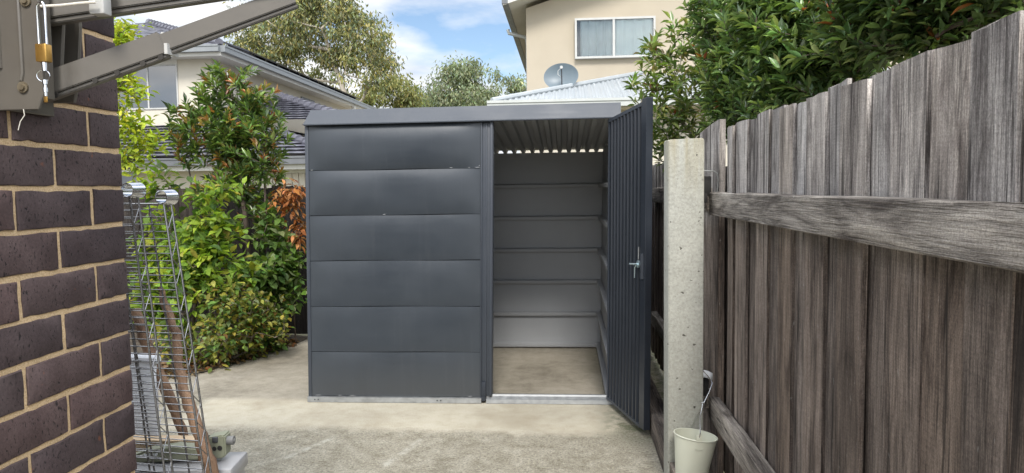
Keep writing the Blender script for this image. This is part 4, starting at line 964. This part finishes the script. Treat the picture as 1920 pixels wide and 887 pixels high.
mb = MB(); mb.tube([Md @ Vector((0, 0, -.02)), (dish_c.x, 14.72, dish_c.z - .05), (dish_c.x, 14.72, EZ + 1.70 * SLP)], .02, 8); mb.box(dish_c.x - .12, dish_c.x + .12, 14.62, 14.82, EZ + 1.66 * SLP, EZ + 1.80 * SLP + .03, .005); mb.build('mount', m_galv, ds)

# ------------------------------------------------------------------ plants
def np_mesh(name, verts, faces_flat, loop_starts, loop_totals, tint, m, parent, smooth=True):
    off = np.array(wloc(parent)) if parent is not None else np.zeros(3)
    verts = verts - off
    me = bpy.data.meshes.new(name); me.vertices.add(len(verts)); me.vertices.foreach_set('co', verts.astype(np.float32).ravel())
    me.loops.add(len(faces_flat)); me.loops.foreach_set('vertex_index', faces_flat.astype(np.int32))
    me.polygons.add(len(loop_starts)); me.polygons.foreach_set('loop_start', loop_starts.astype(np.int32)); me.polygons.foreach_set('loop_total', loop_totals.astype(np.int32))
    me.polygons.foreach_set('use_smooth', np.full(len(loop_starts), smooth))
    if tint is not None:
        at = me.color_attributes.new('tint', 'FLOAT_COLOR', 'POINT'); at.data.foreach_set('color', np.concatenate([tint, np.ones((len(tint), 1))], 1).astype(np.float32).ravel())
    me.update(calc_edges=True); me.validate()
    me.materials.append(m); o = bpy.data.objects.new(name, me); COL.objects.link(o)
    if parent is not None: o.parent = parent
    return o
LT = np.array([(0, 0, 0), (-.36, .30, .06), (0, .34, -.03), (.36, .30, .06), (-.42, .58, .05), (0, .64, -.05), (.42, .58, .05), (0, 1, -.12)])   # x across, y along, z up
LF = [(0, 3, 2), (0, 2, 1), (2, 3, 6, 5), (1, 2, 5, 4), (5, 6, 7), (4, 5, 7)]
ST = np.array([(0, 0, 0), (-.5, .45, .05), (.5, .45, .05), (0, 1, -.06)]); SF = [(0, 2, 3, 1)]
def nrm(a_): return a_ / np.maximum(np.linalg.norm(a_, axis=1, keepdims=True), 1e-9)
def leaves(name, P, D, U, L, Wd, tint, m, parent, simple=False, curl=None):
    T, F = (ST, SF) if simple else (LT, LF)
    D = nrm(D); X = nrm(np.cross(D, U)); Z = np.cross(X, D)
    n, k = len(P), len(T)
    z = T[None, :, 2, None] * (1.0 if curl is None else curl[:, None, None])
    V = P[:, None] + X[:, None] * T[None, :, 0, None] * Wd[:, None, None] + D[:, None] * T[None, :, 1, None] * L[:, None, None] + Z[:, None] * z * L[:, None, None]
    fl = np.array([i for f in F for i in f]); tot = np.array([len(f) for f in F])
    flat = (fl[None] + np.arange(n)[:, None] * k).ravel(); lt = np.tile(tot, n); ls = np.concatenate([[0], np.cumsum(lt)[:-1]])
    return np_mesh(name, V.reshape(-1, 3), flat, ls, lt, np.repeat(tint, k, 0), m, parent)
def grow(stems, tips, rng, step, w=.4, wob=.25, sag=0.0):
    """joins every tip to the nearest part of the skeleton built so far, so limbs fork like a plant's"""
    nodes = []; par = []; dep = []
    for s in stems:
        pi = -1
        for p in s:
            nodes.append(np.array(p, float)); par.append(pi); dep.append(0 if pi < 0 else dep[pi] + np.linalg.norm(nodes[-1] - nodes[pi])); pi = len(nodes) - 1
    order = np.argsort(np.min([np.linalg.norm(tips - np.array(s[0]), axis=1) for s in stems], axis=0))
    ends = []
    NA = np.zeros((len(nodes) + 40 * len(tips), 3)); DA = np.zeros(len(NA)); cnt = len(nodes); NA[:cnt] = nodes; DA[:cnt] = dep
    for ti in order:
        t = tips[ti]; d = np.linalg.norm(NA[:cnt] - t, axis=1); up = NA[:cnt, 2] > t[2] + .15
        j = int(np.argmin(d + w * DA[:cnt] * .5 + up * .2 * d)); n = min(38, max(1, int(d[j] / step))); a_ = NA[j].copy(); pi = j
        bend = rng.normal(0, wob * d[j] * .3, 3); bend[2] -= sag * d[j]
        for k in range(1, n + 1):
            s = k / n; q = a_ * (1 - s) + t * s + bend * math.sin(PI * s) * .5
            NA[cnt] = q; par.append(pi); DA[cnt] = DA[pi] + np.linalg.norm(q - NA[pi]); pi = cnt; cnt += 1
            if cnt >= len(NA) - 2: break
        ends.append((pi, ti))
    return NA[:cnt].copy(), np.array(par), ends
def radii(par, ends, n, r0, pw=2.2, rmax=9):
    a_ = np.zeros(n)
    for e_, _ in ends: a_[e_] += r0 ** pw
    for i in range(n - 1, -1, -1):
        a_[i] = max(a_[i], r0 ** pw)
        if par[i] >= 0: a_[par[i]] += a_[i] * (1 if True else 0)
    return np.minimum(a_ ** (1 / pw), rmax)
def limbs(name, N, par, r, m, parent, seg=5, rmin=0.0, taper_down=True):
    idx = np.array([i for i in range(len(N)) if par[i] >= 0 and r[i] >= rmin]); p0, p1 = N[par[idx]], N[idx]
    r1 = r[idx]; r0 = np.minimum(r[par[idx]], r1 * 1.35)
    d = nrm(p1 - p0); ref = np.where(np.abs(d[:, 2:3]) > .9, np.array([[1., 0, 0]]), np.array([[0, 0, 1.]])); x = nrm(np.cross(d, ref)); y = np.cross(d, x)
    an = np.arange(seg) * 2 * PI / seg; c, s = np.cos(an), np.sin(an)
    R = x[:, None] * c[None, :, None] + y[:, None] * s[None, :, None]
    V = np.concatenate([p0[:, None] + R * r0[:, None, None], (p1 + d * r1[:, None] * .3)[:, None] + R * r1[:, None, None]], 1)
    f = np.array([(k, (k + 1) % seg, seg + (k + 1) % seg, seg + k) for k in range(seg)]).ravel()
    flat = (f[None] + np.arange(len(idx))[:, None] * 2 * seg).ravel(); nf = len(idx) * seg
    return np_mesh(name, V.reshape(-1, 3), flat, np.arange(nf) * 4, np.full(nf, 4), None, m, parent)
def lobe_points(rng, lobes, n):
    """points scattered through egg-shaped lobes, denser towards their skins"""
    v = np.array([l[3] * l[4] * l[5] for l in lobes]); cnt = rng.multinomial(n, v / v.sum()); P = []
    for l, c in zip(lobes, cnt):
        u = nrm(rng.normal(size=(c, 3))); rr = rng.uniform(0.15, 1, c) ** .55
        P.append(np.array(l[:3]) + u * rr[:, None] * np.array(l[3:6]))
    return np.concatenate(P)
def pick(rng, n, cols, wts, var=.15):
    c = np.array(cols)[rng.choice(len(cols), n, p=np.array(wts) / sum(wts))]
    return c * (1 + rng.normal(0, var, (n, 1))).clip(.5, 1.6) * (1 + rng.normal(0, .06, (n, 3)))
def shrub(name, label, cat, base, stems, lobes, ntips, nleaf, L, asp, cols, wts, m, mbark, seed, group=None, r0=.0016, step=.08, whorl=False, spread=.12, droop=.25, redtip=None, wob=.3, face_up=.6, tips_extra=None):
    rng = np.random.default_rng(seed); root = thing(name, label, cat, base, group)
    for s_ in stems: s_[0] = stems[0][0]
    tips = lobe_points(rng, lobes, ntips)
    if tips_extra is not None: tips = np.concatenate([tips, tips_extra])
    N, par, ends = grow(stems, tips, rng, step, wob=wob); r = radii(par, ends, len(N), r0)
    limbs('stems', N, par, r, mbark, root)
    P, D, U, C, LL = [], [], [], [], []
    for e_, ti in ends:
        tip = N[e_]; p_ = N[par[e_]]; ax_ = tip - p_; ln = np.linalg.norm(ax_); ax_ = ax_ / max(ln, 1e-6)
        ax_ = ax_ + np.array([0, 0, .35]); ax_ /= np.linalg.norm(ax_)
        x = np.cross(ax_, rng.normal(size=3)); x /= np.linalg.norm(x); y = np.cross(ax_, x); ph = rng.uniform(0, 6.28)
        red = redtip is not None and rng.random() < redtip[0]
        for k in range(nleaf):
            t = k / max(nleaf - 1, 1); a_ = ph + k * 2.4
            radd = x * math.cos(a_) + y * math.sin(a_); opening = (.30 + .75 * (1 - t)) if whorl else rng.uniform(.6, 1.15)
            pos = tip - ax_ * spread * (1 - t) + radd * (.02 if not whorl else .004) + (0 if whorl else rng.normal(0, spread * .35, 3))
            d = ax_ * (math.cos(opening)) + radd * math.sin(opening) + np.array([0, 0, -droop * rng.uniform(.3, 1.3)])
            P.append(pos); D.append(d); U.append(ax_ * .6 + np.array([0, 0, face_up]) + rng.normal(0, .28, 3))
            C.append(1 if (red and t > .45) else 0); LL.append(L * rng.uniform(.65, 1.25) * (.75 if (red and t > .7) else 1))
    P, D, U, LL, C = map(np.array, (P, D, U, LL, C)); tint = pick(rng, len(P), cols, wts)
    tone = np.repeat(1 + rng.normal(0, .14, len(ends)), nleaf)[:, None]; tint = tint * tone
    if redtip is not None:
        rt = pick(rng, len(P), redtip[1], [1] * len(redtip[1])); tint = np.where(C[:, None] == 1, rt, tint)
    leaves('leaves', P, D, U, LL, LL * asp, np.clip(tint, .004, .9), m, root, curl=rng.uniform(.4, 2.0, len(P)))
    return root
def px(x, y, Y): return tuple(atY(x, y, Y))
def lobe(x, y, Y, rx, ry, rd=None):
    """lobe given by where its middle stands; radii in photo pixels turned into metres at that depth"""
    c = atY(x, y, Y); s = Y / FP; return (c.x, c.y, c.z, rx * s, (rd or rx) * s, ry * s)
G_DARK, G_MID, G_BRIGHT, G_LIME, G_YEL, G_PALE = (.044, .084, .030), (.082, .142, .040), (.145, .235, .050), (.305, .385, .045), (.360, .340, .070), (.220, .265, .125)
RED, RUST, BROWN = (.200, .075, .030), (.260, .085, .025), (.150, .085, .035)
# left side
shrub('photinia_shrub', 'tall green shrub with reddish new leaf tips left of the shed', 'shrub', (-2.98, 6.45, 0),
      [[(-2.98, 6.45, 0), (-2.97, 6.46, .5), (-2.99, 6.47, 1.0), (-3.02, 6.47, 1.4), (-3.05, 6.45, 1.8), (-3.0, 6.45, 2.2)], [(-2.95, 6.48, 0), (-2.88, 6.5, .6), (-2.82, 6.5, 1.2), (-2.8, 6.45, 1.7)]],
      [lobe(432, 215, 6.45, 95, 95, 75), lobe(395, 255, 6.4, 80, 65, 60), lobe(470, 270, 6.45, 75, 85, 70), lobe(420, 330, 6.5, 80, 70, 70), lobe(415, 150, 6.45, 35, 35, 30), lobe(470, 180, 6.45, 45, 50), lobe(332, 215, 6.35, 34, 30), lobe(350, 270, 6.4, 40, 40), lobe(515, 200, 6.4, 28, 30), lobe(525, 260, 6.45, 22, 35), lobe(505, 330, 6.5, 30, 45), lobe(470, 400, 6.6, 50, 60)],
      520, 10, .088, .36, [G_DARK, G_MID, G_BRIGHT, (.19, .235, .07)], [1.6, 4, 4, 2.5], m_gloss, m_darkbark, 21, whorl=True, spread=.075, droop=.12, redtip=(.34, [(.34, .13, .055), (.36, .19, .06), (.27, .17, .05), (.30, .25, .06)]))
shrub('leafy_shrub', 'bright green broad-leaved shrub growing in front of the dark back fence', 'shrub', (-3.35, 6.0, 0),
      [[(-3.35, 6.0, 0), (-3.3, 6.0, .4), (-3.2, 6.0, .9), (-3.1, 6.0, 1.3)], [(-3.5, 6.1, 0), (-3.6, 6.05, .5), (-3.5, 6.0, 1.0)]],
      [lobe(405, 370, 5.95, 42, 45, 40), lobe(395, 430, 5.95, 55, 60, 45), lobe(355, 480, 5.9, 60, 75, 50), lobe(420, 500, 5.95, 60, 60, 50), lobe(340, 560, 5.8, 40, 60, 40), lobe(300, 440, 6.2, 45, 60, 40), lobe(300, 345, 6.4, 40, 35, 30), lobe(285, 540, 6.0, 40, 90, 40)],
      300, 8, .100, .58, [G_MID, G_BRIGHT, (.19, .29, .045), G_LIME, G_YEL], [1, 4, 5, 2.5, .9], m_soft, m_bark, 22, spread=.12, droop=.45)
shrub('climbing_shrub', 'mid green bush with large leaves crowding the left corner of the shed', 'shrub', (-2.86, 6.6, 0),
      [[(-2.86, 6.6, 0), (-2.8, 6.55, .5), (-2.76, 6.5, 1.0)], [(-2.74, 6.7, 0), (-2.64, 6.62, .5)]],
      [lobe(510, 410, 6.45, 30, 45, 28), lobe(515, 480, 6.4, 50, 45, 40), lobe(530, 545, 6.5, 38, 50, 32), lobe(480, 520, 6.3, 45, 45, 40), lobe(548, 500, 6.5, 22, 40, 20), lobe(500, 610, 6.5, 42, 40, 34)],
      180, 8, .095, .58, [G_MID, (.12, .22, .06), G_BRIGHT, G_PALE], [1, 4, 5, 2.5], m_soft, m_bark, 23, spread=.11, droop=.5)
shrub('yellowing_shrub', 'low bush with yellowing leaves at the edge of the concrete', 'shrub', (-3.0, 6.0, 0),
      [[(-3.0, 6.0, 0), (-2.95, 6.0, .25), (-2.92, 5.98, .5)], [(-2.9, 6.2, 0), (-2.8, 6.2, .3)], [(-3.2, 5.8, 0), (-3.2, 5.8, .3)]],
      [lobe(440, 560, 5.85, 65, 38, 45), lobe(410, 620, 5.75, 60, 45, 40), lobe(490, 600, 6.05, 55, 45, 40), lobe(400, 665, 5.8, 40, 28, 28), lobe(470, 645, 6.15, 55, 25, 30), lobe(330, 640, 5.75, 40, 45, 30)],
      230, 8, .066, .6, [G_YEL, (.24, .25, .06), G_BRIGHT, G_PALE, (.20, .12, .04), G_MID], [3, 3, 3, 2, .9, 2], m_soft, m_bark, 24, spread=.11, droop=.5)
dc = [lobe(540, 365, 6.42, 34, 28, 22), lobe(562, 430, 6.45, 16, 32, 16), lobe(520, 395, 6.45, 18, 18)]
shrub('dead_bush', 'dead branch with rust orange dry leaves beside the shed corner', 'dead branch', (-2.66, 6.72, 0),
      [[(-2.66, 6.72, 0), (-2.66, 6.68, .5), (-2.67, 6.6, 1.0), (-2.70, 6.5, 1.3)]], dc, 40, 7, .08, .42, [(.36, .14, .05), RUST, (.45, .22, .09), (.22, .12, .06)], [4, 2, 3, 1.5], m_dry, m_darkbark, 25, spread=.08, droop=1.1)
shrub('young_tree', 'lime green young tree rising beside the brick corner', 'tree', (-3.75, 5.55, 0),
      [[(-3.75, 5.55, 0), (-3.74, 5.54, .6), (-3.70, 5.53, 1.2), (-3.66, 5.52, 1.7), (-3.60, 5.5, 2.2), (-3.58, 5.5, 2.7)]],
      [lobe(232, 65, 5.5, 24, 40, 24), lobe(225, 150, 5.5, 38, 32, 24), lobe(255, 165, 5.5, 26, 22), lobe(240, 230, 5.5, 32, 30, 24), lobe(275, 262, 5.5, 30, 20, 20), lobe(240, 300, 5.5, 26, 28), lobe(200, 100, 5.6, 40, 60, 30)],
      190, 9, .074, .46, [G_LIME, (.38, .45, .045), (.22, .32, .04), (.45, .46, .06)], [4, 3, 3, 1.5], m_soft, m_bark, 26, spread=.1, droop=.3)
# leaf litter in the bed
rng = np.random.default_rng(8); n = 900
t = rng.uniform(0, 1, n); ee = np.array(inner[1:-1]); k = (t * (len(ee) - 1)).astype(int); fr = t * (len(ee) - 1) - k
bp = ee[k] * (1 - fr[:, None]) + ee[k + 1] * fr[:, None]; dd_ = np.abs(rng.normal(0, .28, n)) - .05
P = np.stack([bp[:, 0] - dd_ * .8, bp[:, 1] + dd_ * .55, .012 + .055 * np.clip(dd_ * 4, 0, 1) + rng.uniform(0, .02, n)], 1); P = P[P[:, 1] < 7.0]
n = len(P)
D = nrm(np.stack([rng.normal(size=n), rng.normal(size=n), rng.normal(0, .25, n)], 1)); U = np.stack([rng.normal(0, .4, n), rng.normal(0, .4, n), np.ones(n)], 1); LL = rng.uniform(.03, .075, n)
o = leaves('leaf_litter', P, D, U, LL, LL * .5, np.clip(pick(rng, n, [BROWN, (.22, .15, .08), (.10, .06, .035), RUST, (.28, .22, .13)], [3, 3, 3, 1, 1.5], .2), .01, .8), m_dry, None, curl=rng.uniform(.5, 2.5, n))
tag(o, 'dry brown fallen leaves scattered along the garden bed edge', 'leaf litter', None, 'stuff')
# right side, over the fence
HC, HW = [(.06, .108, .042), (.09, .155, .058), (.13, .21, .072), (.19, .28, .09), (.27, .37, .13)], [1.8, 3.2, 3.2, 2.6, 1.3]
def stem_set(rng, x0, y0, h, n, sx=.25):
    out_ = []
    for k in range(n):
        bx, by = x0 + rng.normal(0, sx), y0 + rng.normal(0, sx); s = [(bx, by, -.01)]
        for j in range(1, 7): s.append((bx + rng.normal(0, .03) + .04 * j * math.sin(k * 2.1), by + rng.normal(0, .03) + .03 * j * math.cos(k * 1.7), h * j / 6))
        out_.append(s)
    return out_
rg = np.random.default_rng(31)
shrub('laurel_sapling', 'slender pale-stemmed sapling with lighter leaves just behind the open shed door', 'tree', (1.12, 5.6, 0),
      [[(1.12, 5.6, 0), (1.13, 5.6, .7), (1.11, 5.6, 1.4), (1.05, 5.58, 1.9), (1.02, 5.55, 2.2)], [(1.5, 5.4, 0), (1.5, 5.4, .9), (1.45, 5.4, 1.8)]],
      [lobe(1235, 125, 5.5, 42, 60, 45), lobe(1195, 165, 5.5, 30, 30, 25), lobe(1255, 220, 5.45, 50, 55, 50), lobe(1290, 150, 5.3, 50, 60, 50), lobe(1235, 265, 5.6, 28, 40, 30), lobe(1300, 240, 5.4, 50, 55, 45), lobe(1225, 90, 5.5, 22, 30), lobe(1275, 60, 5.4, 26, 55, 30), lobe(1320, 110, 5.3, 30, 60, 30)],
      230, 8, .078, .36, [(.10, .15, .05), (.13, .20, .06), (.20, .29, .08), (.28, .32, .10), (.20, .18, .07)], [2, 3, 5, 3, 1], m_gloss, m_gumbark, 32, whorl=True, spread=.09, droop=.3, redtip=(.05, [RUST, (.2, .14, .04)]))
def over(label, x0, y0, h, lob, nt_, seed, nl=11, L=.070, cols=HC, wts=HW, cat='hedge tree'):
    shrub('laurel_tree', label, cat, (x0, y0, 0), stem_set(np.random.default_rng(seed), x0, y0, h, 4), lob, nt_, nl, L, .37, cols, wts[:len(cols)], m_gloss, m_darkbark, seed, group='laurel trees over the fence', whorl=True, spread=.09, droop=.28, redtip=(.035, [RUST, (.12, .17, .04)]))
over('multi-stemmed dark green laurel tree right behind the concrete post', 1.55, 4.7, 2.5, [lobe(1385, 60, 4.6, 85, 95, 85), lobe(1362, 160, 4.6, 62, 75, 70), lobe(1420, 150, 4.4, 85, 95, 80), lobe(1318, 20, 4.7, 40, 45, 40), lobe(1380, 240, 4.6, 60, 40, 60)], 560, 33)
over('dense laurel tree overhanging the middle of the paling fence', 1.75, 3.7, 2.6, [lobe(1490, 60, 3.7, 105, 110, 105), lobe(1560, 110, 3.5, 95, 85, 90), lobe(1460, 170, 3.7, 70, 70, 70), lobe(1600, 40, 3.4, 90, 80, 90), lobe(1430, 10, 3.8, 80, 80, 80)], 640, 34)
over('darker laurel tree above the near end of the fence', 2.0, 2.7, 2.7, [lobe(1660, 20, 2.9, 110, 80, 130), lobe(1730, 30, 2.75, 90, 60, 120), lobe(1800, -30, 2.6, 110, 60, 130), lobe(1690, -60, 2.8, 140, 70, 130), lobe(1890, -20, 2.5, 90, 50, 110)], 560, 35, cols=[(.05, .09, .035), (.07, .12, .045), (.11, .18, .06), (.16, .23, .08)])
over('shaded laurel tree filling in behind the other fence trees', 2.5, 5.2, 2.8, [lobe(1440, 90, 5.6, 170, 150, 130), lobe(1600, 80, 5.2, 170, 130, 130), lobe(1400, 130, 5.8, 80, 115, 90), lobe(1740, 40, 4.6, 180, 90, 130)], 400, 36, cols=[G_DARK, (.03, .06, .02), (.045, .085, .03), G_MID])

def gum(label, base, trunk, lobes, ncl, nl, seed, L, sc, cols, wts, r0=.012, rmin=.0, pitch=.9):
    rng = np.random.default_rng(seed); root = thing('gum_tree', label, 'tree', base, 'gum trees beyond the houses')
    C = lobe_points(rng, lobes, ncl); N, par, ends = grow([trunk], C, rng, pitch, wob=.5); r = radii(par, ends, len(N), r0, 2.3)
    limbs('trunk', N, par, r, m_gumbark, root, 6, rmin)
    n = ncl * nl; ci = np.repeat(np.arange(ncl), nl); off = rng.normal(size=(n, 3)) * np.array([sc, sc, sc * .75]) * rng.uniform(.5, 1.25, (ncl, 1))[ci]
    P = C[ci] + off; P[:, 2] -= .5 * sc * rng.random(n)
    D = np.stack([rng.normal(0, .55, n), rng.normal(0, .55, n), -rng.uniform(.3, 1.2, n)], 1); U = rng.normal(size=(n, 3)) + np.array([0, -.5, .4]); LL = L * rng.uniform(.6, 1.4, n)
    tint = pick(rng, n, cols, wts, .18) * (1 + rng.normal(0, .18, (ncl, 1)))[ci]
    leaves('crown', P, D, U, LL, LL * .34, np.clip(tint, .01, .6), m_gum, root, simple=True)
GC = [(.150, .180, .095), (.215, .225, .100), (.310, .285, .105), (.115, .145, .090)]
def gl(x, y, Y, rx, ry, rd=None): return lobe(x, y, Y, rx, ry, rd)
tb_ = atY(668, 205, 45); 
gum('large spreading gum tree with pale limbs behind the cream house', (tb_.x, 45, 0), [(tb_.x, 45, 0), (tb_.x - .1, 45, 2), (tb_.x + .1, 45, 4.5), (tb_.x - .3, 45, 6.5), (tb_.x - 1.0, 45, 8.5), (tb_.x - 1.6, 45, 10.5)],
    [gl(510, 60, 44, 75, 70), gl(590, 40, 46, 85, 80), gl(560, -20, 45, 90, 50), gl(660, 60, 45, 70, 55), gl(690, 115, 44, 55, 50), gl(470, 110, 44, 45, 35), gl(610, 120, 46, 60, 40), gl(718, 90, 45, 28, 42), gl(655, 10, 45, 40, 40), gl(450, 75, 45, 30, 40)],
    200, 125, 41, .27, .44, GC, [3, 4, 4, 2], .018, .02)
t2 = atY(865, 205, 70)
gum('rounded gum tree in the gap between the two houses', (t2.x, 70, 0), [(t2.x, 70, 0), (t2.x, 70, 4), (t2.x + .3, 70, 8), (t2.x, 70, 11)],
    [gl(850, 145, 70, 45, 28), gl(880, 125, 70, 45, 20), gl(840, 180, 70, 45, 30), gl(900, 165, 70, 40, 35), gl(930, 150, 71, 28, 26), gl(880, 190, 69, 50, 24)], 85, 95, 42, .38, .55, [(.19, .23, .135), (.255, .285, .165), (.14, .175, .115)], [3, 3, 2], .016, .03)
t3 = atY(745, 205, 60)
gum('smaller yellowish gum tree below the large one', (t3.x, 60, 0), [(t3.x, 60, 0), (t3.x, 60, 3), (t3.x + .2, 60, 6)],
    [gl(745, 170, 60, 38, 30), gl(700, 180, 58, 35, 24), gl(765, 195, 60, 30, 22), gl(650, 195, 60, 40, 20)], 70, 90, 43, .36, .52, [(.21, .22, .075), (.26, .255, .095), (.14, .165, .07)], [3, 3, 2], .014, .03)
t4 = atY(965, 205, 66)
gum('thin gum tree beside the sand coloured house corner', (t4.x, 66, 0), [(t4.x, 66, 0), (t4.x, 66, 5), (t4.x - .2, 66, 9)],
    [gl(965, 170, 66, 26, 26), gl(985, 185, 66, 24, 26), gl(950, 195, 66, 28, 18)], 42, 80, 44, .36, .48, [(.19, .23, .135), (.255, .285, .165), (.14, .175, .115)], [3, 3, 2], .014, .03)
t5 = atY(800, 215, 80)
gum('distant low gum tree just above the shed roof', (t5.x, 80, 0), [(t5.x, 80, 0), (t5.x, 80, 4), (t5.x, 80, 7)],
    [gl(800, 190, 80, 40, 26), gl(830, 205, 80, 40, 16), gl(910, 205, 80, 60, 14)], 80, 60, 45, .55, .8, [(.135, .17, .10), (.17, .20, .12), (.11, .14, .10)], [3, 3, 2], .016, .04)
